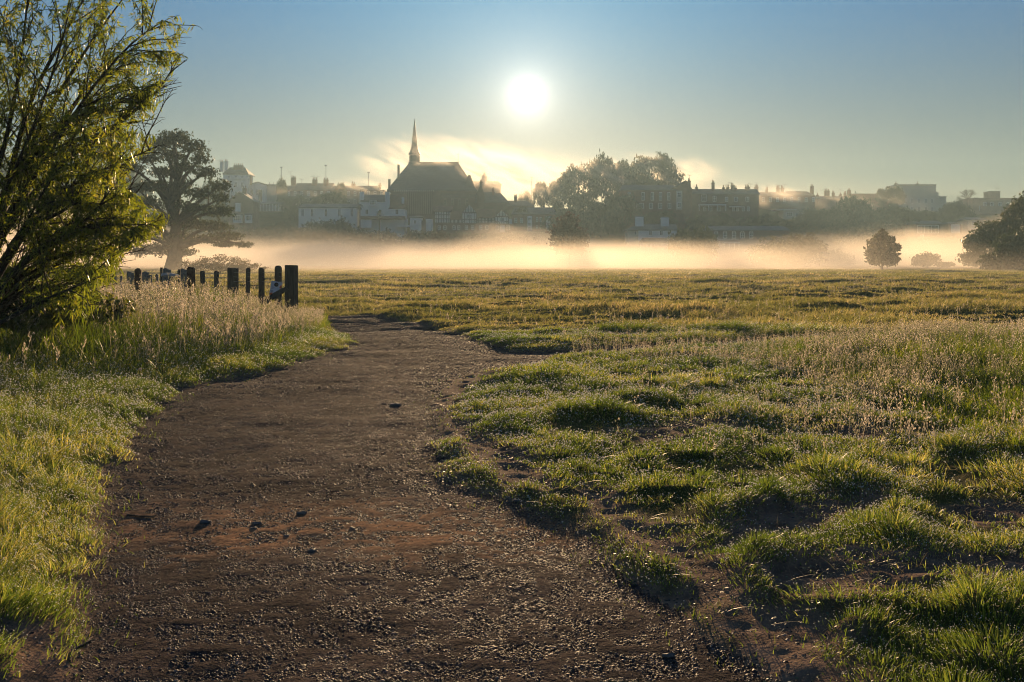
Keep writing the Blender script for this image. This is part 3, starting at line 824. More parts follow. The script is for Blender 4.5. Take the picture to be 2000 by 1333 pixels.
b.wall(M_WHITE, 706, 728, 428.5, 446, dy=-2.6, d=2.2, name='porch'); b.wall(M_WHITE, 772, 802, 441, 444, dy=-2.6, d=2.2, name='balcony')
for x in range(772, 803, 5): b.wall(M_WHITE, x, x + 1, 428.5, 441, dy=-2.6, d=.2, name='post')
b = Bld('white_boathouse', 'small square white house with a flat parapet, below the ribbed church wall', 'house', 333, 812, 446)
b.wall(M_WHITE, 801, 823, 423.5, d=6); b.wall(M_WHITE, 831, 843, 428, dy=1, d=5, name='annexe'); b.roof(M_SLATE, 799, 824, 421.5, 424, 2, 2, d=6); b.wall(M_DBRICK, 823, 831, 431, dy=.5, d=5, name='link'); b.win(808, 814, 430, 438)

# --- the church
b = Bld('church', 'great dark church with a steep slate roof and a slender flared spire against the fog', 'church', 370, 845, 440)
Y0 = b.Y; X, Z = b.X, b.Z
k = b.mb(); k.box(X(764), X(930), Y0, Y0 + 20, b.g - 3, Z(373)); b.part('wall', M_DBRICK, k)
k = b.mb()                                                     # great roof
e = Z(372); r = Z(313)
vs = [(X(756), Y0 - .6, e), (X(932), Y0 - .6, e), (X(932), Y0 + 20.6, e), (X(756), Y0 + 20.6, e), (X(794), Y0 + 10, r), (X(892), Y0 + 10, r),
      (X(778), Y0 + 4.6, Z(343)), (X(768), Y0 + 1.8, Z(360)), (X(912), Y0 + 5, Z(343)), (X(924), Y0 + 1.2, Z(362))]
vs += [(x, y, z - .4) for x, y, z in vs[:4]]
k.add(vs, [(0, 1, 9, 8, 5, 4, 6, 7), (1, 2, 5, 8, 9), (2, 3, 4, 5), (3, 0, 7, 6, 4), (10, 11, 1, 0), (11, 12, 2, 1), (12, 13, 3, 2), (13, 10, 0, 3), (13, 12, 11, 10)])
b.part('roof', M_SLATE, k)
k = b.mb(); k.box(X(793), X(893), Y0 + 9.85, Y0 + 10.15, r - .2, r + .28); b.part('ridge', M_LEAD, k)
k = b.mb()
for i in range(20): k.box(X(770 + i * 4.0), X(772 + i * 4.0), Y0 - .75, Y0 - .6, e - .5, e - .05)
b.part('eaves_corbels', M_CREAM, k)
k = b.mb()
for i in range(15): k.box(X(790 + i * 3.7), X(791.3 + i * 3.7), Y0 - .5, Y0 - .004, Z(418), Z(376))
b.part('buttress_ribs', M_STONE2, k)
k = b.mb(); k.box(X(860), X(930), Y0 - 3.0, Y0 - .004, b.g - 3, Z(388)); k.add([(X(860), Y0 - 3.3, Z(388)), (X(932), Y0 - 3.3, Z(388)), (X(932), Y0, Z(378)), (X(860), Y0, Z(378))], [(0, 1, 2, 3)]); b.part('aisle', M_DBRICK, k)
for x in (868, 882, 896, 910): b.win(x, x + 5, 391, 402, dy=-3.0, arch=True, m=M_STONE2)
k = b.mb(); k.box(X(774), X(778), Y0 + 3.5, Y0 + 4.7, Z(350), Z(320)); b.part('pinnacle', M_STONE2, k)
k = b.mb(); k.box(X(757.5), X(761.5), Y0 + 1.0, Y0 + 2.2, Z(368), Z(350)); b.part('pinnacle', M_STONE2, k)
k = b.mb(); k.prism([(X(906), Z(374)), (X(930), Z(374)), (X(918), Z(341)), (X(914), Z(341))], Y0 + 1.5, Y0 + 9); b.part('transept', M_SLATE, k)
cx, cyy = X(804.5), Y0 + 10
u = Y0 / F
k = b.mb(); k.lathe((cx, cyy, 0), [(13 * u, Z(318)), (12.6 * u, Z(312)), (10.5 * u, Z(311)), (10.5 * u, Z(299))], 8, .5)
for i in range(4): k.lathe((cx, cyy, 0), [(11.6 * u, Z(309 - i * 2.8)), (11.6 * u, Z(308 - i * 2.8))], 8, .5)
b.part('belfry', M_LEAD, k)
k = b.mb(); k.lathe((cx, cyy, 0), [(12.8 * u, Z(297.2)), (12.4 * u, Z(296)), (9.4 * u, Z(290.5)), (7.2 * u, Z(284)), (6.0 * u, Z(276)), (5.0 * u, Z(266)), (3.3 * u, Z(250)), (1.7 * u, Z(236)), (.9 * u, Z(229))], 8, .5)
b.part('spire', M_LEAD, k)
k = b.mb(); k.lathe((cx, cyy, 0), [(.9 * u, Z(237)), (1.5 * u, Z(236)), (.9 * u, Z(235))], 8); k.tube((cx, cyy, Z(232)), (cx, cyy, Z(224.5)), .07, n=5)
k.tube((cx - .45, cyy, Z(227.5)), (cx + .45, cyy, Z(227.5)), .08, n=5); b.part('finial', M_METAL, k)
k = b.mb(); k.tube((X(892), Y0 + 10, Z(313)), (X(892), Y0 + 10, Z(293)), .07, n=5); k.tube((X(890), Y0 + 10, Z(297)), (X(894), Y0 + 10, Z(297)), .07, n=5); b.part('finial', M_METAL, k)

# --- half-timbered row
def timbers(b, x0, x1, yt, yb, step, dy=0, rails=(), brace=False):
    k = b.mb(); x = x0
    while x <= x1 + .01:
        k.box(b.X(x) - .11, b.X(x) + .11, b.Y + dy - .07, b.Y + dy - .003, b.Z(yb), b.Z(yt)); x += step
    for y in (yt, yb) + tuple(rails):
        k.box(b.X(x0) - .1, b.X(x1) + .1, b.Y + dy - .085, b.Y + dy - .004, b.Z(y) - .12, b.Z(y) + .12)
    if brace:
        for a, c in ((x0, x0 + 5), (x1, x1 - 5)):
            k.tube((b.X(a), b.Y + dy - .06, b.Z(yb)), (b.X(c), b.Y + dy - .06, b.Z(yb - 6)), .1, n=4)
    return b.part('timber_frame', M_TIMBER, k)
def tgable(b, x0, x1, ya, ye, yb, dy):
    b.gable(M_WHITE, M_TILE, x0, x1, ya, ye, yb, dy=dy, d=7)
    k = b.mb(); xa = (x0 + x1) / 2; n = 9
    for i in range(1, n):
        x = x0 + (x1 - x0) * i / n; f = 1 - abs(x - xa) / ((x1 - x0) / 2)
        k.box(b.X(x) - .10, b.X(x) + .10, b.Y + dy - .07, b.Y + dy - .003, b.Z(ye), b.Z(ye - (ye - ya) * f * .93))
    k.box(b.X(x0), b.X(x1), b.Y + dy - .085, b.Y + dy - .004, b.Z(ye) - .14, b.Z(ye) + .14)
    b.part('gable_timbers', M_TIMBER, k)
    timbers(b, x0, x1, ye + .5, yb, (x1 - x0) / 6, dy=dy, rails=((ye + yb) / 2 + 3,), brace=True)
    b.win(xa - 5, xa + 5, ye + 3, ye + 11, dy=dy - .02, bars=3)
b = Bld('timbered_house', 'black and white half-timbered range with one tall gable, right below the church', 'house', 345, 893, 455)
b.wall(M_DBRICK, 850, 965, 436.5, d=8, name='ground_floor')
b.wall(M_WHITE, 850, 879, 412.5, 436, dy=-.4, d=8, name='upper_wall'); timbers(b, 850, 879, 412.5, 436, 3.2, dy=-.4, rails=(420, 428)); b.roof(M_TILE, 848, 881, 401, 412.5, dy=-.4, d=8)
b.wall(M_WHITE, 880, 903, 428, 436, dy=.2, d=6, name='upper_wall'); timbers(b, 880, 903, 428, 436, 2.6, dy=.2); b.roof(M_TILE, 880, 903, 412, 428, dy=.2, d=6)
tgable(b, 903, 931, 400, 416, 436.5, -.8)
b.wall(M_WHITE, 931, 965, 425, 436, dy=.2, d=6, name='upper_wall'); timbers(b, 932, 965, 425, 436, 2.8, dy=.2, rails=(430.5,)); b.roof(M_TILE, 931, 965, 408, 425, dy=.2, d=6)
for x in (855, 866, 884, 893, 908, 920, 936, 948): b.win(x, x + 6, 441, 449)
b = Bld('timbered_cottage', 'narrow half-timbered gabled cottage at the right end of the timbered row', 'house', 345, 980, 456)
b.wall(M_DBRICK, 966, 1000, 438, d=8, name='ground_floor'); tgable(b, 967, 993, 411, 423, 438, -.5)
b.wall(M_WHITE, 976, 986, 440, 453, dy=-.15, d=.14, name='door_surround'); b.win(968, 974, 441, 450); b.win(988, 996, 441, 450); b.wall(M_WHITE, 993.4, 1000, 428, 438, dy=.2, d=6, name='upper_wall')

# --- brick houses between church and trees, half lost in the fog
b = Bld('gabled_hall', 'dark hall with a pointed chimney gable in glowing fog right of the church', 'building', 362, 960, 425)
b.wall(M_DBRICK, 930, 992, 395, d=9); b.roof(M_SLATE, 930, 968, 374, 395, 4, 2, d=9); b.gable(M_DBRICK, M_SLATE, 931, 946, 362, 380, 396, dy=-.5, d=7, xa=939)
b.ch(937, 941.5, 354, 366, 2); b.ch(961, 965, 370, 380, 2); b.roof(M_SLATE, 960, 992, 376, 395, 3, 14, dy=.3, d=9)
b = Bld('hipped_house', 'dark hip-roofed house stepping down right of the gabled hall, in the fog', 'house', 366, 1020, 430)
b.wall(M_DBRICK, 990, 1042, 402, d=9); b.roof(M_SLATE, 990, 1042, 391, 402, 2, 14, d=9); b.ch(1004, 1010, 384, 394, 3)
b = Bld('turreted_house', 'faint turreted house behind the gabled hall, almost bleached out by the sun', 'house', 408, 948, 380)
b.wall(M_BRICK, 925, 978, 360, d=9); b.roof(M_SLATE, 925, 978, 352.5, 360, 0, 6, d=9)
k = b.mb(); k.lathe((b.X(946), b.Y + 3, 0), [(5 * .21, b.Z(362)), (5 * .21, b.Z(345)), (5.6 * .21, b.Z(344.5)), (.05, b.Z(334))], 8); b.part('turret', M_SLATE, k)
b = Bld('brick_mansion', 'tall brick house with white stone bays, down by the bank under the brightest fog', 'house', 348, 1045, 465)
b.wall(M_BRICK, 1000, 1086, 418, d=10); b.roof(M_SLATE, 1000, 1086, 404, 418, 5, 5, d=10)
for x in (1030, 1066):
    b.wall(M_FRAME, x, x + 9, 423, 452, dy=-.8, d=.79, name='bay')
    for yt in (425, 435, 444): b.win(x + 1, x + 8, yt, yt + 7, dy=-.8, bars=2)
for x in (1047, 1054): b.win(x, x + 4, 425, 434); b.win(x, x + 4, 441, 448)
for x in (1005, 1016): b.win(x, x + 5, 426, 436)
b.wall(M_CREAM, 1024, 1080, 454, 462, dy=-2, d=1.9, name='terrace_wall')

# --- right of the trees: upper brick terraces
b = Bld('villa_terrace', 'brick terrace with tall white sash windows, beneath the large trees right of the sun', 'terrace', 352, 1280, 414)
b.wall(M_BRICK, 1214, 1352, 371, d=9); b.roof(M_SLATE, 1214, 1318, 360, 371, 4, 0, d=9)
b.gable(M_BRICK, M_SLATE, 1310, 1352, 354, 371, 376, dy=.3, d=9, xa=1340)
for x in (1226, 1253, 1271, 1287, 1303): b.win(x, x + 6, 376, 392)
for x in (1216, 1233, 1243, 1250, 1268, 1286, 1304): b.win(x, x + 7, 397, 408, bars=1)
b.wall(M_CREAM, 1320, 1332, 373, 410, dy=-.6, d=.59, name='bay'); b.win(1322, 1330, 376, 386, dy=-.6); b.win(1322, 1330, 396, 406, dy=-.6)
b.ch(1347, 1352, 352, 366, 2, m=M_BRICK); b.ant(1350, 341, 352)
b = Bld('verandah_terrace', 'dark brick terrace with a white verandah and chimney stacks in the fog', 'terrace', 362, 1420, 416)
b.wall(M_DBRICK, 1352, 1482, 379, d=9); b.roof(M_SLATE, 1352, 1482, 368, 379, d=9)
b.ch(1394, 1399, 356, 370, 2); b.ch(1415, 1419, 365, 371, 1); b.ch(1423, 1428, 365, 371, 2); b.ch(1432, 1437, 361, 371, 2); b.ch(1438, 1443, 366, 371, 2); b.ch(1460, 1468, 364, 372, 3)
b.ch(1362, 1366, 364, 370, 1)
for x, yt in ((1421, 360), (1430, 356), (1470, 358)): b.ant(x, yt, 366)
b.win(1370, 1380, 380, 394); b.win(1392, 1399, 383, 394); b.win(1416, 1422, 385, 394); b.win(1434, 1441, 385, 394); b.win(1456, 1463, 385, 394)
b.wall(M_FRAME, 1363, 1416, 400, 402, dy=-2.2, d=2.1, name='verandah_roof')
for x in (1363, 1381, 1398, 1414.5): b.wall(M_FRAME, x, x + 1.3, 402, 413, dy=-2.2, d=.25, name='verandah_post')
b.wall(M_FRAME, 1424, 1446, 404, 405.5, dy=-2, d=1.9, name='porch_roof')
for x in (1374, 1386, 1402, 1430, 1438, 1449, 1459): b.win(x, x + 5, 404, 413)
b = Bld('skyline_terrace', 'long slate-roofed terrace on the skyline ending in a lone tall chimney', 'terrace', 398, 1536, 400)
b.wall(M_BRICK, 1482, 1592, 381, d=9); b.roof(M_SLATE, 1482, 1540, 374, 381, d=9, over=.1); b.roof(M_SLATE, 1541, 1590, 372.5, 381, 0, 8, d=9, over=.1)
b.ch(1478, 1485, 364, 375, 3); b.ch(1500, 1504, 369, 375, 2); b.ch(1521, 1527, 366, 375, 3); b.ch(1530, 1535, 366, 375, 2); b.ch(1588, 1594, 363, 384, 2)
for x, yt in ((1482, 356), (1504, 361), (1523, 360), (1537, 359)): b.ant(x, yt, 368)
for x in range(1488, 1588, 14): b.win(x, x + 5, 386, 395)
b = Bld('chimney_cottages', 'row of brick cottages crowded with chimney pots, right of the lone tall chimney', 'cottages', 402, 1645, 400)
b.wall(M_DBRICK, 1596, 1662, 388, d=9); b.roof(M_SLATE, 1594, 1664, 382, 388, d=9, over=.1)
b.ch(1600, 1604, 380, 384, 1); b.ch(1616, 1625, 372, 384, 3); b.ch(1631, 1635, 376, 384, 2); b.ch(1645, 1649, 379, 384, 1); b.ch(1654, 1658, 377, 384, 2); b.ch(1661, 1667, 371, 384, 2)
b.ant(1613, 370, 380); b.ant(1648, 370, 382)
b = Bld('flat_block', 'plain flat-roofed pale brick block between chimney cottages and the airy tree', 'building', 402, 1695, 400)
b.wall(M_BRICK, 1668, 1712, 379.5, d=10); b.wall(M_STONE2, 1667, 1713, 378.5, 379.5, dy=-.2, d=10.4, name='parapet'); b.wall(M_BRICK, 1712, 1738, 393, dy=1, d=8, name='annexe')
b = Bld('assembly_block', 'big flat-topped cream block with a dark cornice standing highest on the right skyline', 'building', 396, 1790, 425)
b.wall(M_CREAM, 1751, 1828, 362, d=12); b.wall(M_SLATE, 1753, 1828.5, 360.5, 362, dy=-.25, d=12.5, name='cornice')
b.wall(M_CREAM, 1828, 1833, 375, d=11, name='step'); b.wall(M_CREAM, 1833, 1849, 384, dy=.5, d=10, name='wing'); b.roof(M_SLATE, 1833, 1849, 381, 384, 0, 12, dy=.5, d=10)
b.ch(1754.5, 1758.5, 357, 362, 1, m=M_STONE2); b.ch(1797, 1800.5, 357.5, 362, 1, m=M_STONE2)
for x in (1764, 1778, 1792, 1806, 1818): b.win(x, x + 5, 388, 398); b.win(x, x + 5, 404, 414)
b = Bld('modern_block', 'long flat-roofed block with a square lift tower, at the right edge of town', 'building', 384, 1945, 430)
b.wall(M_STONE2, 1900, 1995, 388, d=12); b.wall(M_SLATE, 1899.5, 1995.5, 387, 388, dy=-.2, d=12.4, name='parapet')
b.wall(M_STONE2, 1942.5, 1961, 373.5, 387, dy=3, d=6, name='lift_tower'); b.wall(M_SLATE, 1942, 1961.5, 372.5, 373.5, dy=2.8, d=6.4, name='tower_cap'); b.ant(1958, 366, 374, dy=5)
b.wall(M_WHITE, 1912, 1913.3, 402, 412, dy=-.12, d=.1, name='light_strip')
for x in (1898, 1906): b.win(x + 2, x + 8, 432, 441)
for x in (1920, 1934, 1950, 1966): b.win(x, x + 7, 396, 403)
b = Bld('bay_house', 'low house with one wide white-framed window, above the mist below the big flat-topped block', 'house', 336, 1812, 462)
b.wall(M_DBRICK, 1786, 1842, 437, d=8); b.roof(M_SLATE, 1786, 1842, 431, 437, 3, 3, d=8); b.win(1792, 1833, 440, 456, dy=-.02, bars=5); b.win(1798, 1804, 459, 466)
b = Bld('garage', 'small white-doored garage right of the wide-windowed house', 'garage', 334, 1866, 460)
b.wall(M_DBRICK, 1854, 1878, 436, d=6); b.roof(M_SLATE, 1854, 1878, 434, 436, 0, 0, d=6, over=.2)
b.wall(M_WHITE, 1857, 1875, 438.5, 456, dy=-.15, d=.146, name='door')
b = Bld('glass_house', 'pale house with two square upper windows, partly behind the large right-hand trees', 'house', 340, 1905, 458)
b.wall(M_CREAM, 1890, 1925, 429, d=8); b.roof(M_SLATE, 1890, 1925, 424, 429, 2, 2, d=8); b.win(1898, 1904, 432, 441); b.win(1907, 1913, 432, 441); b.win(1896, 1914, 446, 455, bars=2)

# --- lower riverside houses on the right
b = Bld('white_farmhouse', 'white hipped-roof house with two broad white chimneys at the mist edge', 'house', 318, 1272, 488)
b.wall(M_WHITE, 1247, 1322, 449, d=9); b.roof(M_SLATE, 1225, 1322, 437.5, 449, 26, 0, d=9)
b.wall(M_CREAM, 1226, 1247, 449, dy=.4, d=8.4, name='side_wall')
b.ch(1243, 1259, 423, 441, 0, m=M_WHITE, dy=2.5); b.ch(1293.5, 1309, 424.5, 441, 0, m=M_WHITE, dy=2.5)
b.win(1267, 1274, 451, 460); b.win(1288, 1295, 451, 460); b.win(1240, 1243, 452, 459, dy=.4, bars=0)
b.roof(M_TILE, 1249, 1300, 465, 474, 6, 0, dy=-3, d=5.9, name='lean_to_roof', over=.2); b.wall(M_WHITE, 1249, 1300, 474, dy=-2.8, d=2.7, name='lean_to')
for x in (1254, 1262, 1270, 1284): b.win(x, x + 6, 477, 485, dy=-2.8)
b = Bld('arched_lodge', 'long low brick house with a row of arched white windows, above the mist', 'house', 322, 1455, 486)
b.wall(M_DBRICK, 1380, 1542, 450, d=9); b.roof(M_SLATE, 1380, 1542, 441, 450, 2, 4, d=9)
for x in (1394.5, 1412, 1429.5, 1446, 1463): b.win(x, x + 8, 455, 466, arch=True)
b.wall(M_FRAME, 1396, 1442, 467, 468, dy=-.4, d=.39, name='sill_band'); b.wall(M_FRAME, 1410, 1442, 473, 475, dy=-2, d=1.9, name='porch_roof')
for x in (1411, 1421, 1431, 1440): b.wall(M_FRAME, x, x + 1.4, 475, 488, dy=-2, d=.2, name='porch_post')
b = Bld('garden_studio', 'low pale studio with a flat roof, lost in haze under the skyline terrace', 'building', 372, 1545, 424)
b.wall(M_CREAM, 1530, 1570, 411, d=7); b.wall(M_FRAME, 1516, 1556, 409.5, 411, dy=-.6, d=8, name='roof'); b.win(1554, 1568, 416.5, 424, bars=2); b.win(1536, 1548, 415, 423, bars=2)

# --- street lamps on the upper road
def lamp(x, yt, yb, Y, label):
    t = empty('street_lamp', P(x, yb, Y)); base = t.location.copy(); base.z = min(base.z, gh(base.x, Y)); t.location = base
    tag(t, label, 'street lamp', 'street lamps along the upper road')
    top = P(x, yt, Y)
    k = MB(base); k.tube(base, (base.x, base.y, top.z), .13, .08, n=7); k.build('pole', M_METAL, t)
    k = MB(base); k.add([(base.x - .62, Y - .2, top.z), (base.x + .62, Y - .2, top.z), (base.x + .62, Y + .2, top.z), (base.x - .62, Y + .2, top.z),
                         (base.x - .35, Y - .12, top.z + .32), (base.x + .35, Y - .12, top.z + .32), (base.x + .35, Y + .12, top.z + .32), (base.x - .35, Y + .12, top.z + .32)],
                        [(0, 3, 2, 1), (4, 5, 6, 7), (0, 1, 5, 4), (1, 2, 6, 5), (2, 3, 7, 6), (3, 0, 4, 7)]); k.build('lamp_head', M_METAL, t)
lamp(550, 328, 400, 392, 'leftmost street lamp, shorter, above a small bush on the long terrace roofline')
lamp(636.5, 324.5, 400, 390, 'tall dark street lamp above the third chimney stack of the long terrace')
lamp(720, 338, 400, 390, 'slim street lamp between the terrace end and the church')
lamp(1038.5, 347.5, 410, 392, 'slender street lamp in the brightest fog under the sun')

# ------------------------------------------------------------------ trees and bushes
M_BARK = simple('bark', (0.045, 0.035, 0.026), (0.10, 0.08, 0.06), 3, 0.95, 0.05)
M_LEAF_D = leafmat('dark_foliage', (0.018, 0.030, 0.010), (0.045, 0.062, 0.018), (0.085, 0.09, 0.03), trans=0.3, scale=0.15, tgain=(1.3, 1.2, .6))
M_LEAF_M = leafmat('green_foliage', (0.030, 0.045, 0.012), (0.065, 0.080, 0.022), (0.12, 0.11, 0.04), trans=0.35, scale=0.2, tgain=(1.4, 1.2, .6))
M_LEAF_R = leafmat('copper_foliage', (0.035, 0.018, 0.014), (0.080, 0.040, 0.028), (0.12, 0.07, 0.04), trans=0.3, scale=0.2, tgain=(1.3, 1.0, .7))
M_LEAF_Y = leafmat('hedge_foliage', (0.07, 0.065, 0.02), (0.14, 0.11, 0.04), (0.20, 0.15, 0.06), trans=0.45, scale=0.3, tgain=(1.4, 1.1, .7))
def leaf_cloud(blobs, n, size, r2, shell=0.55, droop=0.0, elong=1.5):
    """leaf sprays through a set of ellipsoids (cx, cy, cz, rx, ry, rz); denser towards their skins, with gaps"""
    B = np.array(blobs, dtype=float)
    w = (B[:, 3] * B[:, 5] + B[:, 3] * B[:, 4]) ; w = w / w.sum()
    i = r2.choice(len(B), n, p=w)
    d = r2.normal(size=(n, 3)); d /= np.linalg.norm(d, axis=1)[:, None]
    lump = 1 + 0.22 * np.sin(d[:, 0] * 5 + i * 1.7) * np.cos(d[:, 2] * 6 + i) + 0.15 * np.sin(d[:, 1] * 9 + i * 3.1)
    r = (shell + (1.06 - shell) * r2.random(n) ** 0.7) * lump
    p = B[i, :3] + d * B[i, 3:6] * r[:, None]
    # sprays gather in clumps of a few leaves
    k = r2.integers(0, n, n // 3)
    m = r2.integers(0, n, n // 3)
    same = i[k] == i[m]
    p[k[same]] = p[m[same]] + r2.normal(size=(same.sum(), 3)) * size * .8
    s = size * (0.55 + 0.9 * r2.random(n))
    u = r2.normal(size=(n, 3)); u /= np.linalg.norm(u, axis=1)[:, None]
    v = np.cross(u, r2.normal(size=(n, 3))); v /= np.linalg.norm(v, axis=1)[:, None]
    u = u * (s * elong * .5)[:, None]; v = v * (s * .5)[:, None]
    V_ = np.stack([p - u, p - v * .8 + u * .1, p + u, p + v * .9 - u * .1], 1).reshape(-1, 3)
    return V_, (np.arange(n) * 4)[:, None] + np.array([[0, 1, 2, 3]])
def limbs(mb, base, top, r, tips, rr, r3):
    """tapered trunk with limbs bending out to the tips"""
    base = Vector(base); top = Vector(top); pts = []
    n = 6
    for i in range(n + 1):
        t = i / n; q = base.lerp(top, t); q += Vector((r3.uniform(-1, 1), r3.uniform(-1, 1), 0)) * r * .5 * (0 if i == 0 else 1); pts.append(q)
    for i in range(n): mb.tube(pts[i], pts[i + 1], r * (1.25 if i == 0 else 1) * (1 - .8 * i / n), r * (1 - .8 * (i + 1) / n), n=7, cap=False)
    for tip in tips:
        tip = Vector(tip); k = min(n - 1, max(1, int(n * max(0.1, min(.95, (tip.z - base.z) / max(.1, top.z - base.z) * .75)))))
        a = pts[k]; mid = a.lerp(tip, .5) + Vector((0, 0, (tip - a).length * r3.uniform(.02, .14)))
        mb.tube(a, mid, rr, rr * .6, n=5, cap=False); mb.tube(mid, tip, rr * .6, rr * .15, n=5, cap=False)
        for j in range(3):
            q = mid.lerp(tip, r3.uniform(0, .7)); e = q + Vector((r3.uniform(-1, 1), r3.uniform(-1, 1), r3.uniform(-.1, 1))) * (tip - a).length * .28
            mb.tube(q, e, rr * .3, rr * .06, n=4, cap=False)
def tree_at(name, label, cat, base, blobs, trunk_top, tr, n, size, m, seed, group=None, shell=.55, ntips=None, elong=1.5):
    """blobs in world coordinates; origin at the foot"""
    base = Vector(base); root = empty(name, base); tag(root, label, cat, group)
    r2 = np.random.default_rng(seed); r3 = random.Random(seed)
    V_, Q = leaf_cloud(blobs, n, size, r2, shell, elong=elong)
    V_ = V_ - np.array(base)[None]
    fast_mesh('crown', V_, quads=Q, mats=m, parent=root)
    mb = MB(base); tips = [b[:3] for b in blobs]
    limbs(mb, base, trunk_top, tr, tips if ntips is None else tips[:ntips], tr * .42, r3)
    mb.build('trunk', M_BARK, root)
    return root
def px_blobs(lst, Y, dy=0.8, zs=1.0, seed=1):
    r3 = random.Random(seed); out = []
    for (x, y, rx, ry) in lst:
        c = P(x, y, Y); ru = rx * Y / F; rv = ry * Y / F
        out.append((c.x, Y + r3.uniform(-1, 1) * dy * ru, c.z, ru, ru * .8, rv * zs))
    return out
# the big old tree on the left
al = [(x, y, rx * 1.06, ry * 1.05) for x, y, rx, ry in [(345, 272, 32, 15), (312, 285, 30, 15), (380, 288, 28, 15), (290, 308, 26, 12), (335, 305, 26, 12), (398, 312, 20, 12), (268, 330, 20, 9), (310, 335, 26, 11), (365, 326, 24, 10), (405, 338, 26, 13),
      (422, 362, 24, 13), (300, 365, 34, 12), (350, 360, 24, 11), (385, 378, 28, 11), (264, 368, 20, 9), (436, 388, 20, 10), (280, 395, 30, 12), (330, 398, 26, 12), (375, 406, 26, 11), (420, 412, 32, 11),
      (262, 425, 24, 11), (312, 432, 34, 13), (365, 436, 30, 12), (412, 442, 36, 11), (448, 462, 30, 9), (480, 478, 18, 6), (395, 466, 34, 8), (272, 458, 30, 12), (335, 462, 34, 12), (310, 486, 36, 13), (268, 490, 22, 12), (352, 492, 26, 10), (440, 478, 22, 5)]]
Y = 116
bp = P(338, 524, Y); bz = gh(bp.x, Y)
tree_at('old_alder', 'large spreading dark tree in tiers, standing in the mist behind the fence', 'tree', (bp.x, Y, bz), px_blobs(al, Y, .9, seed=3), P(340, 268, Y), .85, 26000, .19, M_LEAF_D, 5, shell=.25)
# right-hand masses
rt = [(2002, 404, 24, 18), (2050, 395, 45, 30), (1980, 425, 26, 20), (1962, 445, 26, 16), (2030, 450, 60, 40), (1938, 450, 30, 18), (1958, 470, 42, 26), (1915, 468, 26, 15), (1905, 480, 26, 15), (2000, 480, 50, 30), (1895, 505, 26, 14), (1940, 505, 40, 20), (2070, 500, 60, 40), (1990, 515, 40, 20)]
Y = 138; c = P(2010, 528, Y)
tree_at('riverside_tree', 'tall hazy green tree filling the right edge of the photo, behind the drooping bush', 'tree', (c.x, Y, gh(c.x, Y)), px_blobs(rt, Y, .8, seed=6), P(2015, 400, Y), .5, 26000, .26, M_LEAF_M, 8, shell=.4)
rb = [(1985, 478, 34, 16), (2010, 470, 36, 18), (2040, 465, 40, 22), (1968, 490, 34, 16), (2010, 500, 45, 22), (1945, 508, 26, 12), (1985, 518, 40, 14), (2050, 505, 40, 26), (1938, 522, 18, 8)]
Y = 118; c = P(1995, 530, Y)
tree_at('drooping_bush', 'dark drooping bush rising from the mist at the right edge, nearest of the big bushes', 'bush', (c.x, Y, gh(c.x, Y)), px_blobs(rb, Y, .8, seed=2), P(2000, 480, Y), .3, 16000, .22, M_LEAF_D, 9, shell=.45)
sm = [(1719, 462, 13, 9), (1706, 474, 13, 9), (1737, 470, 12, 9), (1748, 484, 10, 8), (1700, 488, 12, 8), (1722, 484, 20, 14), (1705, 496, 14, 8), (1725, 498, 18, 10), (1744, 498, 13, 7), (1712, 510, 18, 9), (1735, 510, 18, 9), (1700, 508, 10, 5), (1748, 507, 9, 4), (1722, 453, 5, 6)]
Y = 124; c = P(1722, 522, Y)
tree_at('young_tree', 'small dark ragged tree standing alone in the glowing mist on the right', 'tree', (c.x, Y, gh(c.x, Y)), px_blobs(sm, Y, .6, seed=4), P(1722, 460, Y), .14, 4200, .26, M_LEAF_D, 12, shell=.3)
lb = [(1800, 505, 16, 8), (1815, 502, 16, 9), (1828, 506, 12, 8), (1808, 514, 22, 7), (1795, 512, 10, 6), (1850, 517, 20, 5)]
Y = 150; c = P(1812, 522, Y)
tree_at('low_bush', 'low pale bush half sunk in mist right of the small ragged tree', 'bush', (c.x, Y, gh(c.x, Y)), px_blobs(lb, Y, .6, seed=5), P(1812, 505, Y), .12, 2200, .24, M_LEAF_M, 13, shell=.35)
cb = [(1090, 452, 16, 12), (1112, 445, 18, 14), (1132, 455, 16, 12), (1100, 432, 14, 10), (1122, 430, 12, 9), (1085, 466, 12, 8), (1115, 465, 26, 11), (1142, 464, 10, 7), (1110, 420, 8, 6), (1098, 478, 22, 9), (1128, 478, 20, 9), (1112, 490, 30, 8)]
Y = 196; c = P(1112, 500, Y)
tree_at('copper_tree', 'rounded copper-leaved tree above the mist below the sun', 'tree', (c.x, Y, gh(c.x, Y)), px_blobs(cb, Y, .6, seed=7), P(1112, 430, Y), .2, 5600, .32, M_LEAF_R, 14, shell=.35)
cs2 = [(850, 463, 10, 7), (862, 458, 10, 7), (870, 465, 8, 6), (857, 470, 12, 5), (858, 480, 14, 6)]
Y = 225; c = P(858, 492, Y)
tree_at('copper_shrub', 'small reddish shrub at the top of the mist below the timbered house', 'bush', (c.x, Y, gh(c.x, Y)), px_blobs(cs2, Y, .6, seed=8), P(858, 462, Y), .15, 1200, .28, M_LEAF_R, 15, shell=.35)
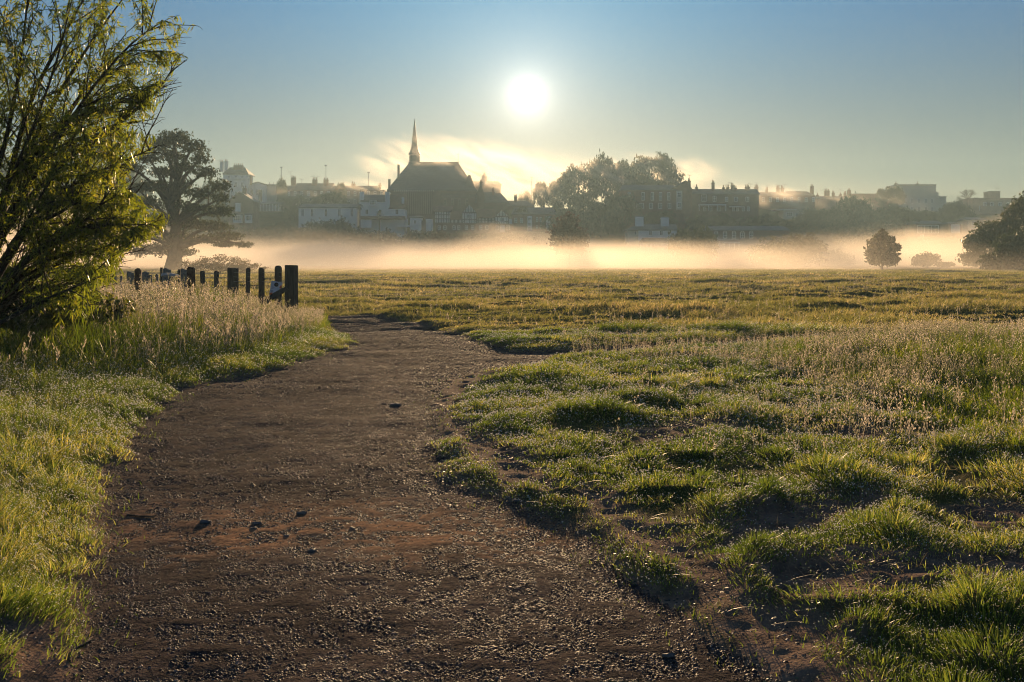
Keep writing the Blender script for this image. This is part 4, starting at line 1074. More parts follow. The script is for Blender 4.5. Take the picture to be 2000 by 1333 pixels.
# hedge behind the fence
hd = [(385, 522, 30, 9), (430, 522, 34, 10), (475, 524, 30, 8), (385, 516, 14, 7), (405, 510, 16, 9), (430, 506, 18, 10), (455, 508, 16, 9), (478, 513, 14, 7), (498, 519, 12, 5), (362, 514, 12, 8), (418, 520, 24, 6), (460, 521, 24, 6), (515, 524, 10, 3)]
Y = 96; c = P(430, 534, Y)
tree_at('hedge_bush', 'low golden backlit hedge in the mist just behind the fence posts', 'hedge', (c.x, Y, gh(c.x, Y)), px_blobs(hd, Y, .6, seed=9), P(430, 508, Y), .08, 6500, .10, M_LEAF_Y, 16, shell=.15)

# far trees: a few of each shape, then copies of them
def proto(kind, seed):
    r2 = np.random.default_rng(seed); r3 = random.Random(seed)
    if kind == 'round':
        bl = [(0, 0, .56, .50, .46, .26)]
        for q in range(11):
            t = math.pi * (q + .5 + r3.uniform(-.3, .3)) / 11; rr_ = r3.uniform(.8, 1.05)
            bl.append((math.cos(t) * .68 * rr_, r3.uniform(-.5, .5), .50 + math.sin(t) * .36 * rr_, r3.uniform(.20, .30), r3.uniform(.2, .3), r3.uniform(.09, .14)))
        bl += [(r3.uniform(-.6, .6), r3.uniform(-.4, .4), r3.uniform(.25, .45), .28, .28, .12) for _ in range(5)]
        n, size, tt = 4600, .046, .8
    elif kind == 'bush':
        bl = [(r3.uniform(-.7, .7), r3.uniform(-.5, .5), r3.uniform(.2, .6), r3.uniform(.25, .42), r3.uniform(.25, .4), r3.uniform(.18, .32)) for _ in range(11)]
        bl += [(0, 0, .3, .8, .6, .45)]
        n, size, tt = 4200, .065, .55
    elif kind == 'cone':
        bl = [(r3.uniform(-.1, .1) * (1 - i / 9) * 3, r3.uniform(-.2, .2), .15 + i * .095, .52 * (1 - i / 9.5) + .04, .5 * (1 - i / 9.5) + .04, .10) for i in range(9)]
        n, size, tt = 3200, .06, .92
    V_, Q = leaf_cloud(bl, n, size, r2, .5)
    me = fast_mesh('crown', V_, quads=Q); 
    mb = MB(); limbs(mb, (0, 0, 0), (0, 0, tt), .035, [b[:3] for b in bl[:8]], .014, r3)
    m2 = bpy.data.meshes.new('trunk'); m2.from_pydata(mb.v, [], mb.f); m2.update(); m2.materials.append(M_BARK)
    return me, m2
PROT = {k: [proto(k, s) for s in ss] for k, ss in (('round', (1, 2, 3, 4)), ('bush', (5, 6, 7)), ('cone', (8, 9)))}
MC = {}
def crown_mesh(kind, v, m):
    key = (kind, v, m.name)
    if key not in MC:
        me = PROT[kind][v][0].copy(); me.materials.append(m); MC[key] = me
    return MC[key]
NAMES = {'round': ('broadleaf_tree', 'tree'), 'bush': ('garden_bush', 'bush'), 'cone': ('conifer', 'tree')}
ti = 0
def far_tree(kind, x0, x1, yt, yb, Y, label, m=None, group='trees and bushes on the town bank'):
    """crown between pixels x0..x1, top at yt, foot at yb (or the ground)"""
    global ti
    m = m or M_LEAF_D; v = ti % len(PROT[kind]); ti += 1
    c = P((x0 + x1) / 2, yb, Y); zt = P(0, yt, Y).z; zb = min(c.z, gh(c.x, Y))
    o = empty(NAMES[kind][0], (c.x, Y, zb), random.choice((0, .4, 2.9, 3.3, -.3)))
    w = (x1 - x0) * Y / F / 1.75; o.scale = (w, w, (zt - zb) / 1.0)
    tag(o, label, NAMES[kind][1], group)
    for nm, me in (('crown', crown_mesh(kind, v, m)), ('trunk', PROT[kind][v][1])):
        ch = bpy.data.objects.new(nm, me); col.objects.link(ch); ch.parent = o
    return o
D_, M_, R_ = M_LEAF_D, M_LEAF_M, M_LEAF_R
FT = [
 # the tall group right of the sun
 ('round', 1064, 1116, 348, 430, 392, 'pointed tree at the left end of the tall group right of the sun', D_),
 ('round', 1082, 1178, 316, 440, 384, 'broad tree with fog in its crown, second from the left in the tall group', D_),
 ('round', 1144, 1208, 298, 410, 380, 'tall narrow open-crowned tree in the middle of the tall group', D_),
 ('round', 1188, 1240, 306, 400, 386, 'small round treetop between the narrow tree and the huge dome', D_),
 ('round', 1218, 1332, 292, 420, 378, 'huge domed dark tree, highest of the group above the villa terrace', D_),
 ('round', 1196, 1290, 342, 430, 370, 'dark crown just below and left of the huge dome', D_),
 ('bush', 1060, 1150, 392, 470, 352, 'dark mound of trees behind the copper-leaved tree', D_),
 ('round', 1128, 1218, 385, 478, 340, 'big dark blue-green tree mass right of the copper-leaved tree', D_),
 ('round', 1168, 1250, 372, 480, 346, 'dark tree left of the white house with two broad chimneys', D_),
 ('round', 1210, 1300, 340, 400, 366, 'fog-wrapped tree right behind the villa terrace roof', D_),
 # above the lower houses on the right
 ('bush', 1306, 1402, 433, 505, 200, 'round olive bush hiding the corner of the white house with broad chimneys', M_),
 ('bush', 1462, 1612, 446, 515, 178, 'wide dark dome of bushes in the mist, right of the arched windows', D_),
 ('bush', 1585, 1672, 480, 520, 200, 'pale low bushes trailing right from the dark dome', M_),
 ('bush', 1340, 1440, 412, 452, 344, 'dark shrubs between the verandah terrace and the arched house', D_),
 ('bush', 1425, 1520, 412, 450, 342, 'dark shrubs above the right part of the arched house roof', D_),
 ('round', 1245, 1330, 408, 446, 340, 'dark shrubbery above the two broad white chimneys', D_),
 ('bush', 1500, 1590, 420, 470, 346, 'dark shrubs behind the wide dome of bushes', D_),
 ('round', 1560, 1640, 405, 475, 350, 'shadowy tree on the slope under the row of chimney pots', D_),
 ('round', 1625, 1705, 379, 470, 366, 'spreading layered tree on the slope under the flat-roofed block', D_),
 ('round', 1600, 1700, 420, 480, 338, 'dark tree low on the slope behind the small ragged tree, left part', D_),
 ('round', 1690, 1790, 400, 480, 344, 'dark tree on the slope below the cream block, left part', D_),
 ('round', 1745, 1850, 408, 470, 352, 'dark tree on the slope directly below the cream block', D_),
 ('round', 1820, 1900, 395, 465, 356, 'dark tree on the slope left of the modern block', D_),
 ('bush', 1840, 1885, 386, 420, 372, 'trimmed dark hedge top left of the bare tree', D_),
 ('round', 1722, 1768, 360, 420, 386, 'airy tree touching the left side of the cream block', M_),
 ('round', 1710, 1732, 366, 410, 390, 'small thin tree left of the airy tree, sky showing through', M_),
 ('bush', 1905, 1960, 445, 480, 330, 'dark shrubs below the modern block behind the right-hand trees', D_),
 ('bush', 1650, 1760, 445, 500, 318, 'broad dark thicket behind the small ragged tree', D_),
 ('bush', 1770, 1900, 455, 500, 312, 'broad dark thicket above the low pale bush', D_),
 # left of the church
 ('bush', 500, 600, 424, 480, 330, 'dark rounded bushes on the bank below the long low white building', D_),
 ('bush', 595, 700, 415, 480, 326, 'dark bushes in front of the long low white villa', D_),
 ('bush', 560, 640, 440, 486, 318, 'low bushes at the water side, left of centre', D_),
 ('bush', 480, 560, 440, 486, 322, 'hazy bushes by the brick cottage', D_),
 ('bush', 680, 790, 440, 486, 320, 'dark bushes in front of the rambling white house', D_),
 ('bush', 780, 880, 444, 486, 322, 'dark bushes under the small square white house', D_),
 ('bush', 870, 970, 448, 486, 326, 'dark bushes in front of the timbered row', D_),
 ('bush', 955, 1060, 452, 488, 326, 'dark bushes in front of the tall brick house with bays', D_),
 ('round', 652, 678, 355, 400, 388, 'small round tree poking above the long terrace roof', D_),
 ('round', 538, 562, 346, 400, 386, 'small sunlit tree at the left end of the long terrace', M_),
 ('round', 600, 690, 372, 420, 362, 'dark tree behind the long low white villa, right of the lit fog', D_),
 ('round', 540, 610, 378, 420, 370, 'tree wrapped in lit fog behind the left end of the villa', M_),
 ('round', 1040, 1075, 352, 420, 398, 'faint tree bleached by the sun beside the slender lamp', M_),
 ('round', 1010, 1045, 372, 430, 394, 'faint tree in bright fog left of the slender lamp', M_),
 ('bush', 985, 1040, 398, 450, 352, 'dark bush in the shade right of the timbered cottage', D_),
 ('bush', 1078, 1100, 400, 460, 350, 'dark bush right of the tall brick house with bays', D_),
 # the wooded hill at far left
 ('round', -60, 60, 300, 470, 360, 'hazy tree at the left edge seen through the willow', M_),
 ('round', 30, 130, 288, 470, 352, 'hazy tree seen through the middle of the willow', M_),
 ('round', 105, 205, 272, 470, 362, 'highest hazy tree on the wooded hill behind the willow', M_),
 ('round', 175, 262, 290, 470, 350, 'hazy tree between the willow and the big dark tree', M_),
 ('round', 225, 300, 330, 470, 342, 'hazy tree just left of the big dark tree trunk', M_),
 ('round', 380, 445, 350, 470, 356, 'hazy tree behind the right side of the big dark tree', D_),
 ('bush', 60, 200, 400, 500, 320, 'hazy thicket low behind the willow', M_),
 ('bush', 180, 330, 410, 500, 316, 'hazy thicket low behind the big dark tree', M_),
 ('bush', 310, 440, 415, 500, 320, 'hazy thicket right of the big dark tree trunk', D_),
 ('bush', 420, 500, 432, 488, 328, 'hazy bushes below the brick cottage', D_),
 ('bush', -90, 80, 410, 500, 318, 'hazy thicket at the left edge low behind the willow', M_),
]
for kind, x0, x1, yt, yb, Yd, label, m in FT: far_tree(kind, x0, x1, yt, yb, Yd, label, m)

# a leafless tree on the skyline
c = P(1889, 405, 386); base = Vector((c.x, 386, min(c.z, gh(c.x, 386))))
root = empty('bare_tree', base); tag(root, 'leafless round-headed tree against the sky left of the modern block', 'tree')
mb = MB(base); r3 = random.Random(4); fork = P(1889, 390, 386)
mb.tube(base, fork, .35, .25, n=6)
def branch(a, d, ln, r, depth):
    e = a + d * ln; mb.tube(a, e, r, r * .6, n=4, cap=False)
    if depth:
        for _ in range(4 if depth > 1 else 5):
            branch(a.lerp(e, r3.uniform(.5, 1)), (d + Vector((r3.uniform(-1, 1), r3.uniform(-1, 1), r3.uniform(-.35, .55))) * .75).normalized(), ln * .62, r * .5, depth - 1)
for i in range(9):
    t = math.pi * (i + .5) / 9; branch(fork, Vector((math.cos(t) * .95, r3.uniform(-.5, .5), math.sin(t))).normalized(), 2.3, .16, 3)
mb.build('trunk', M_BARK, root)
# palms in the white inn's garden
def palm(x, yt, yb, Y, label):
    c = P(x, yb, Y); base = Vector((c.x, Y, min(c.z, gh(c.x, Y)))); root = empty('palm_tree', base); tag(root, label, 'palm', 'palms in front of the white inn')
    top = P(x, yt + 8, Y); k = MB(base); k.tube(base, top, .22, .16, n=7); k.build('trunk', M_BARK, root)
    k = MB(base); r3 = random.Random(int(x))
    for i in range(26):
        a = r3.uniform(0, 6.28); el = r3.uniform(-.5, 1.2); L = r3.uniform(1.3, 1.9); p = Vector(top)
        d = Vector((math.cos(a) * math.cos(el), math.sin(a) * math.cos(el), math.sin(el))); s = d.cross(Vector((0, 0, 1))).normalized() * .16
        q = p + d * L * .6; e = p + d * L + Vector((0, 0, -.45 * L))
        k.add([p - s * .3, p + s * .3, q + s, q - s, e], [(0, 1, 2, 3), (3, 2, 4)])
    k.build('fronds', M_LEAF_D, root)
palm(703, 396, 432, 330, 'taller palm with a clear trunk in front of the left end of the white inn')
palm(741, 408, 440, 330, 'shorter palm in front of the middle of the white inn')

# ------------------------------------------------------------------ the willow on the left
M_WBARK = simple('willow_bark', (0.035, 0.026, 0.016), (0.075, 0.055, 0.035), 12, 0.9, 0.004)
M_WLEAF = leafmat('willow_leaves', (0.050, 0.075, 0.014), (0.095, 0.12, 0.024), (0.16, 0.155, 0.04), trans=0.6, rough=0.35, spec=0.5, scale=1.4, tgain=(3.4, 3.2, 1.0))
W_BASE = Vector((-7.1, 12.6, 0.0)); W_BASE.z = gh(W_BASE.x, W_BASE.y)
w_px = [((-80, 640), (-40, 450), (10, 280), (40, 120), (60, -60)), ((-80, 640), (-20, 440), (60, 260), (110, 120), (150, -40)),
        ((-80, 640), (0, 460), (90, 310), (190, 160), (290, 60), (372, 50)), ((-80, 640), (0, 470), (110, 330), (220, 250), (300, 185), (340, 130)),
        ((-80, 640), (20, 480), (130, 370), (230, 320), (300, 290)), ((-60, 640), (30, 575), (150, 552), (245, 485), (318, 420)),
        ((-60, 640), (20, 540), (110, 470), (190, 410), (215, 350)), ((-60, 640), (40, 560), (110, 520), (200, 430), (262, 385)),
        ((-90, 640), (-80, 400), (-60, 200), (-40, 0)), ((-80, 640), (0, 420), (90, 230), (180, 80), (262, -30)),
        ((-60, 640), (60, 600), (120, 572), (185, 545)), ((-60, 640), (0, 520), (60, 420), (100, 350)), ((-80, 640), (10, 430), (90, 320), (190, 255), (290, 235)),
        ((-90, 640), (-150, 420), (-180, 240), (-190, 60)), ((-80, 640), (-60, 470), (-10, 330), (-10, 180), (10, 20)), ((-80, 640), (20, 500), (70, 440), (140, 400), (170, 330)),
        ((-80, 640), (40, 400), (140, 210), (230, 110), (300, 100)), ((-60, 640), (10, 600), (60, 560), (90, 480), (110, 430)),
        ((-80, 640), (0, 400), (60, 200), (130, 60), (190, -50)), ((-60, 640), (20, 610), (70, 600), (120, 600), (150, 590)),
        ((-80, 640), (30, 470), (120, 400), (200, 350), (250, 320)), ((-80, 640), (40, 520), (130, 460), (210, 440), (275, 440)), ((-80, 640), (40, 540), (120, 500), (180, 490), (240, 470)),
        ((-80, 640), (20, 420), (100, 280), (190, 210), (270, 200)), ((-80, 640), (0, 430), (60, 310), (130, 240), (200, 170)), ((-80, 640), (20, 560), (80, 520), (130, 440), (180, 430))]
bx, by = zip(*[(-80, 290), (0, 330), (50, 384), (92, 342), (120, 350), (190, 302), (235, 300), (258, 236), (275, 302), (300, 290), (330, 246), (380, 252), (400, 300), (430, 332), (470, 300), (500, 236), (550, 225), (600, 190), (660, 150), (720, 120)])
def w_limit(py): return np.interp(py, bx, by)
rw = random.Random(21)
wb = MB(W_BASE); twigs = []
def grow(a, d, L, r, lvl):
    """a shoot as a few joined pieces, arching over at the end"""
    p = Vector(a); n = 4
    pe = a + d * L; ex = pe.x / pe.y * F + 1000; ey = HZ - (pe.z - H) / pe.y * F
    if ex > w_limit(ey) + 14: L *= .6; pe = a + d * L; ex = pe.x / pe.y * F + 1000
    if ex > w_limit(ey) + 24: return
    for i in range(n):
        d2 = (d + Vector((rw.uniform(-1, 1), rw.uniform(-1, 1), rw.uniform(-.7, .5))) * .16 + Vector((0, 0, -.05 * i))).normalized()
        q = p + d2 * L / n
        wb.tube(p, q, r * (1 - .7 * i / n), r * (1 - .7 * (i + 1) / n), n=4 if lvl else 5, cap=False)
        if lvl == 0:
            for _ in range(2 if rw.random() < .45 else 1):
                sd = (d2 + Vector((rw.uniform(-1, 1), rw.uniform(-1, 1), rw.uniform(-.5, .9))) * .75).normalized()
                grow(p.lerp(q, rw.random()), sd, L * rw.uniform(.35, .7), r * .45, 1)
        else:
            twigs.append((p.copy(), q.copy()))
        p, d = q, d2
for bi, br in enumerate(w_px):
    off = rw.uniform(-1.5, 1.3)
    pts = []
    for i, (x, y) in enumerate(br):
        t = i / (len(br) - 1); Yd = 12.6 + off * t
        pts.append(P(x, y, Yd) if i else W_BASE + Vector((rw.uniform(-.25, .25), rw.uniform(-.25, .25), 0)))
    # smooth the bends
    sm_ = []
    for i in range(len(pts) - 1):
        for k in range(3):
            t = k / 3; a = pts[max(0, i - 1)]; b_ = pts[i]; c_ = pts[i + 1]; d_ = pts[min(len(pts) - 1, i + 2)]
            sm_.append(0.5 * ((2 * b_) + (c_ - a) * t + (2 * a - 5 * b_ + 4 * c_ - d_) * t * t + (3 * b_ - a - 3 * c_ + d_) * t ** 3))
    sm_.append(pts[-1]); m_ = len(sm_) - 1; r0 = .034 if bi % 3 else .05
    for i in range(m_):
        wb.tube(sm_[i], sm_[i + 1], r0 * (1 - .9 * i / m_), r0 * (1 - .9 * (i + 1) / m_), n=6, cap=False)
        if i >= m_ * .18:
            d = (sm_[i + 1] - sm_[i]).normalized()
            for _ in range(2 if rw.random() < .45 else 1):
                sd = (d + Vector((rw.uniform(-1, 1), rw.uniform(-1, 1), rw.uniform(-.5, .9))) * .8).normalized()
                grow(sm_[i].lerp(sm_[i + 1], rw.random()), sd, rw.uniform(.6, 1.35) * (1.1 - .5 * i / m_), .010, 0)
    d = (sm_[-1] - sm_[-2]).normalized(); grow(sm_[-1], d, .35, .006, 1)
wroot = empty('willow_tree', W_BASE); tag(wroot, 'leafy willow with narrow yellow-green leaves filling the upper left of the photo', 'tree')
wb.build('branches', M_WBARK, wroot)
rn = np.random.default_rng(5)
A = np.array([list(a) for a, b_ in twigs]); Bq = np.array([list(b_) for a, b_ in twigs])
per = 5
A = np.repeat(A, per, 0); Bq = np.repeat(Bq, per, 0); n = len(A)
t = rn.random((n, 1)); p = A + (Bq - A) * t; d = Bq - A; d /= np.linalg.norm(d, axis=1)[:, None] + 1e-9
o = rn.normal(size=(n, 3)); o /= np.linalg.norm(o, axis=1)[:, None]
ld = d * .38 + o * .62 + np.array([0, 0, -.5]); ld /= np.linalg.norm(ld, axis=1)[:, None]
L = (0.065 + 0.065 * rn.random(n))[:, None]; Wd = (0.0062 + 0.0045 * rn.random(n))[:, None]
s = np.cross(ld, rn.normal(size=(n, 3))); s /= np.linalg.norm(s, axis=1)[:, None]
sag = np.array([0, 0, -1.0]) * L * 0.12
v0 = p; v1 = p + ld * L * .4 + s * Wd + sag * .3; v2 = p + ld * L * .4 - s * Wd + sag * .3; v3 = p + ld * L + sag * 1.5
px_ = v3[:, 0] / v3[:, 1] * F + 1000; py_ = HZ - (v3[:, 2] - H) / v3[:, 1] * F
keep = (px_ < w_limit(py_) + rn.normal(0, 9, n)) & (p[:, 2] > .3) & (p[:, 1] > 8)
VV = np.stack([v0, v1, v3, v2], 1)[keep].reshape(-1, 3); n = keep.sum()
fast_mesh('leaves', VV - np.array(W_BASE), quads=(np.arange(n) * 4)[:, None] + np.array([[0, 1, 2, 3]]), mats=M_WLEAF, parent=wroot)
print('willow leaves', n)
# broad-leaved climber hanging in the willow
ib = [tuple(P(x, y, 12.2)) + (r * 12.2 / F, .22, q * 12.2 / F) for x, y, r, q in ((140, 375, 20, 8), (125, 385, 16, 10), (155, 390, 14, 12), (168, 402, 8, 12), (112, 398, 9, 12))]
V_, Q = leaf_cloud(ib, 330, .075, rn, .3, elong=1.2)
cr = empty('climber', P(140, 390, 12.2)); tag(cr, 'small clump of broad rounded dark leaves hanging in the middle of the willow', 'climber')
fast_mesh('foliage', V_ - np.array(cr.location), quads=Q, mats=leafmat('climber_leaves', (.02, .035, .008), (.045, .07, .012), (.08, .11, .02), trans=.45, tgain=(2.2, 2.2, .6)), parent=cr)
M_SCRUB = leafmat('scrub_leaves', (.035, .055, .014), (.08, .10, .025), (.14, .14, .05), trans=.5, tgain=(2.8, 2.6, .9))
# nettles and leafy scrub at the willow's foot
sb_ = [tuple(P(x, y, Yd)) + (rx * Yd / F, .6, ry * Yd / F) for x, y, rx, ry, Yd in ((-40, 600, 60, 40, 13.2), (30, 590, 50, 34, 13.5), (100, 590, 50, 30, 13.8), (160, 600, 40, 28, 14.5), (215, 605, 34, 24, 15.5), (70, 620, 60, 24, 13.2), (-120, 560, 70, 60, 13.5), (0, 545, 50, 30, 14.0))]
c = P(70, 650, 13.6); base = Vector((c.x, 13.6, gh(c.x, 13.6)))
tree_at('nettle_scrub', 'dark leafy scrub crowding the foot of the willow behind the tall grass', 'bush', base, sb_, P(70, 590, 13.6), .02, 15000, .055, M_SCRUB, 31, shell=.2, elong=2.2)

# ------------------------------------------------------------------ fence
M_POST = simple('weathered_post', (0.035, 0.030, 0.026), (0.085, 0.072, 0.060), 6, 0.9, 0.006, stretch=(3, 3, .5))
M_GREYP = simple('grey_post', (0.10, 0.10, 0.10), (0.19, 0.185, 0.18), 6, 0.9, 0.006, stretch=(3, 3, .5))
M_RUSTP = simple('red_brown_post', (0.045, 0.020, 0.014), (0.10, 0.045, 0.030), 6, 0.9, 0.006, stretch=(3, 3, .5))
M_BLUE = simple('galvanised_rail', (0.30, 0.33, 0.38), (0.42, 0.46, 0.50), 6, 0.45, spec=0.5)
def post(px, w, yt, Y, label, m=None, top='round', name='fence_post', depth=None, cat='post', group='fence posts in the tall grass'):
    c = P(px, yt, Y); g = gh(c.x, Y) - .25; base = Vector((c.x, Y, g + .25)); hw = w * Y / F / 2; z = c.z; dp = depth or min(hw * 1.6, .2)
    if top == 'flat': prof = [(-hw, g), (hw, g), (hw * .98, z - .02), (hw * .9, z), (-hw * .93, z + .004), (-hw * .98, z - .015)]
    elif top == 'peak': prof = [(-hw, g), (hw, g), (hw, z - hw * .45), (0, z), (-hw, z - hw * .45)]
    else: prof = [(-hw, g), (hw, g), (hw, z - hw * .75), (hw * .5, z - hw * .12), (0, z), (-hw * .55, z - hw * .1), (-hw, z - hw * .7)]
    mb = MB(base); mb.prism([(base.x + a, b_) for a, b_ in prof], Y - dp / 2, Y + dp / 2)
    o = mb.build(name, m or M_POST); tag(o, label, cat, group)
    bv = o.modifiers.new('b', 'BEVEL'); bv.width = min(.008, hw * .1); bv.segments = 1; bv.limit_method = 'ANGLE'
    o.rotation_euler = (random.uniform(-.02, .02), random.uniform(-.025, .025), random.uniform(-.25, .25))
    return o
post(569, 20, 518.3, 25, 'thick square end post of the fence beside the path, a brace leaning on it', top='flat', depth=.24)
post(543.5, 11.5, 519, 26.4, 'narrow post just left of the thick end post, the notice sheet tied to it')
post(511, 10, 522.5, 28, 'second narrow post left of the notice sheet')
post(483.5, 8.5, 523, 29.5, 'narrow post just right of the wide flat-topped board post')
post(455, 20, 524, 31, 'wide flat-topped board post in the middle of the fence', top='flat', depth=.14)
post(423, 8, 529, 33, 'slim rounded post left of the wide flat-topped board post')
post(396.5, 7.5, 529, 34.5, 'slim rounded post right of the red-brown post')
post(373.5, 13, 521.5, 26.2, 'dark red-brown rounded post right of the grey gate posts', m=M_RUSTP)
post(358, 19, 524.5, 36, 'broad grey post with a peaked top, right jamb of the gate', m=M_GREYP, top='peak', depth=.12)
post(349.5, 5, 526.5, 34, 'thin dark upright at the right end of the pale rail', top='flat')
post(324, 19, 523.5, 36, 'broad grey post with a peaked top, left jamb of the gate', m=M_GREYP, top='peak', depth=.12)
post(315.5, 4.5, 523, 33, 'thin dark upright at the left end of the pale rail', top='flat')
post(307, 6, 535.5, 37, 'short slim grey post left of the gate', m=M_GREYP)
post(269, 12.5, 524, 26.2, 'dark red-brown rounded post farther left, between two pale posts', m=M_RUSTP)
post(284, 11.5, 530, 40, 'pale grey peaked post right of the left-hand dark post', m=M_GREYP, top='peak', depth=.12)
post(294, 5, 537, 40, 'low narrow grey post right of the pale peaked post', m=M_GREYP)
post(255, 12, 531, 40, 'pale grey peaked post left of the left-hand dark post', m=M_GREYP, top='peak', depth=.12)
post(249.5, 4, 530.5, 38, 'thin grey upright farthest left of the pale peaked posts', m=M_GREYP, top='flat')
post(236.5, 5, 539, 45, 'small pale hazy post, first left of the peaked posts', m=M_GREYP)
post(224.5, 5, 539, 46, 'small pale hazy post, second left of the peaked posts', m=M_GREYP)
post(213.5, 5, 538, 47, 'small pale hazy post, third left of the peaked posts', m=M_GREYP)
post(203, 5, 537, 48, 'small pale hazy post at the far left end of the fence', m=M_GREYP)
# brace
a = P(561, 563, 24.75); b_ = P(514, 594, 24.3); base = Vector(b_)
k = MB(base); dv = (a - b_).normalized(); nv = Vector((-dv.z, 0, dv.x)).normalized() * .062; dd = Vector((0, .06, 0))
ctr = [b_.lerp(a, t) + Vector((0, 0, .02 * math.sin(t * 3.1))) for t in (0, .25, .5, .75, 1)]
for i in range(4):
    p, q = ctr[i], ctr[i + 1]; s0, s1 = (.75 + .3 * math.sin(math.pi * i / 4)), (.75 + .3 * math.sin(math.pi * (i + 1) / 4))
    k.add([p - nv * s0 - dd, p + nv * s0 - dd, p + nv * s0 + dd, p - nv * s0 + dd, q - nv * s1 - dd, q + nv * s1 - dd, q + nv * s1 + dd, q - nv * s1 + dd],
          [(0, 3, 2, 1), (4, 5, 6, 7), (0, 1, 5, 4), (1, 2, 6, 5), (2, 3, 7, 6), (3, 0, 4, 7)])
o = k.build('brace_plank', M_POST); tag(o, 'dark slanting brace leaning against the thick end post', 'brace')
# notice sheet
M_PAPER = simple('notice_paper', (0.62, 0.62, 0.64), (0.78, 0.77, 0.78), 8, 0.6); M_ORANGE = simple('orange_print', (0.75, 0.13, 0.03), (0.85, 0.22, 0.05), 20, 0.6); M_INK = simple('black_ink', (0.02, 0.02, 0.025), None, 5, 0.5); M_GINK = simple('grey_ink', (0.25, 0.24, 0.30), None, 5, 0.6)
Yn = 26.2
nr_ = empty('notice_sheet', P(538, 565, Yn)); tag(nr_, 'tilted white and orange notice sheet with a black round emblem tied to a fence post', 'notice')
def sheet(name, pts, m, off, parent=nr_, thick=.004, xb=None):
    k = MB(nr_.location); n = len(pts); vs = []
    for dy in (0, thick):
        for x, y in pts:
            q = P(x, y, Yn); bend = .04 * math.sin((x - 525) / 28 * 3.1); vs.append((q.x, Yn - off + dy + bend, q.z))
    k.add(vs, [tuple(range(n)), tuple(range(2 * n - 1, n - 1, -1))] + [(i, i + n, (i + 1) % n + n, (i + 1) % n) for i in range(n)]); return k.build(name, m, parent)
sheet('paper', [(525, 577), (538, 580), (548, 566), (552.5, 552.5), (541, 550.5), (530, 548.5)], M_PAPER, 0)
sheet('orange_corner', [(525.6, 575), (527, 572), (533, 571.5), (538, 573), (537, 579), (531, 578.5)], M_ORANGE, .012)
sheet('orange_patch', [(545, 562), (549, 557), (550.5, 559), (548, 564.5)], M_ORANGE, .012)
sheet('emblem', [(539.3 + 4.2 * math.cos(i * math.pi / 7), 556.5 + 4.2 * math.sin(-i * math.pi / 7)) for i in range(14)], M_INK, .014)
for i, (x0, x1, y) in enumerate(((528, 537, 567.4), (528.4, 540, 569.6), (529.5, 535, 564), (530, 536, 561))):
    sheet('print_line', [(x0, y + .5), (x1, y + 1.1), (x1, y + .4), (x0, y - .2)], M_GINK, .010)
# wires
def wire(ys, label):
    pts = [P(569, ys[0], 25), P(543.5, ys[1], 26.4), P(511, ys[1], 28), P(483, ys[1], 29.5), P(455, ys[1], 31), P(423, ys[2], 33), P(396.5, ys[2], 34.5), P(358, ys[2], 35.8), P(307, ys[2], 37), P(255, ys[2] + 1, 40), P(203, ys[2] + 2, 48)]
    k = MB(pts[0])
    for p, q in zip(pts, pts[1:]):
        m_ = p.lerp(q, .5) - Vector((0, 0, .015)); k.tube(p, m_, .006, n=4); k.tube(m_, q, .006, n=4)
    tag(k.build('fence_wire', M_METAL), label, 'wire', 'wires of the fence')
wire((530, 532, 534.5), 'topmost wire of the fence, just under the post tops'); wire((540, 541, 542), 'middle wire of the fence'); wire((548, 550, 551), 'lowest wire of the fence, level with the notice sheet top')
# gate
Yg = 30
gr_ = empty('metal_gate', P(331, 575, Yg)); tag(gr_, 'small metal gate with a curved pale blue-grey top rail and slanting bars', 'gate')
k = MB(gr_.location); arc = [(315.5, 536.5), (320, 534.6), (326, 534.2), (333, 535), (340, 536.4), (348, 538.2)]
for (xa, ya), (xb, yb) in zip(arc, arc[1:]):
    p, q = P(xa, ya, Yg), P(xb, yb, Yg); k.add([p + Vector((0, -.05, -.06)), p + Vector((0, -.05, .02)), p + Vector((0, .05, .02)), p + Vector((0, .05, -.06)), q + Vector((0, -.05, -.05)), q + Vector((0, -.05, .02)), q + Vector((0, .05, .02)), q + Vector((0, .05, -.05))],
        [(0, 3, 2, 1), (4, 5, 6, 7), (0, 1, 5, 4), (1, 2, 6, 5), (2, 3, 7, 6), (3, 0, 4, 7)])
k.build('rail', M_BLUE, gr_)
for a_, b2 in (((317, 539), (318.5, 580)), ((337, 541), (331, 562)), ((337, 541), (342, 556)), ((347.5, 541), (342, 560)), ((322, 541), (327, 550)), ((333, 541), (327, 550)), ((322, 553), (334, 554)), ((342, 558), (340, 585))):
    k = MB(gr_.location); k.tube(P(*a_, Yg), P(*b2, Yg), .014, n=5); k.build('bar', M_GREYP, gr_)
# ragwort stalk leaning into the fence
# ------------------------------------------------------------------ dandelions, stones, sticks
M_FLUFF = leafmat('seed_fluff', (.60, .56, .50), (.75, .70, .64), trans=.6, tgain=(1, .95, .9)); M_YEL = simple('yellow_petals', (.70, .42, .02), (.80, .52, .04), 20, .6)
M_GSTEM = simple('flower_stem', (.08, .09, .03), (.12, .12, .05), 10, .6)
def clock_mesh(seed):
    r2 = np.random.default_rng(seed); n = 90; d = r2.normal(size=(n, 3)); d /= np.linalg.norm(d, axis=1)[:, None]
    c = d * .016; s = np.cross(d, r2.normal(size=(n, 3))); s /= np.linalg.norm(s, axis=1)[:, None]; q = np.cross(d, s)
    V_ = np.stack([c - s * .005, c - q * .005, c + s * .005, c + q * .005], 1).reshape(-1, 3) + np.array([0, 0, .135])
    return fast_mesh('seed_clock', V_, quads=(np.arange(n) * 4)[:, None] + np.array([[0, 1, 2, 3]]))
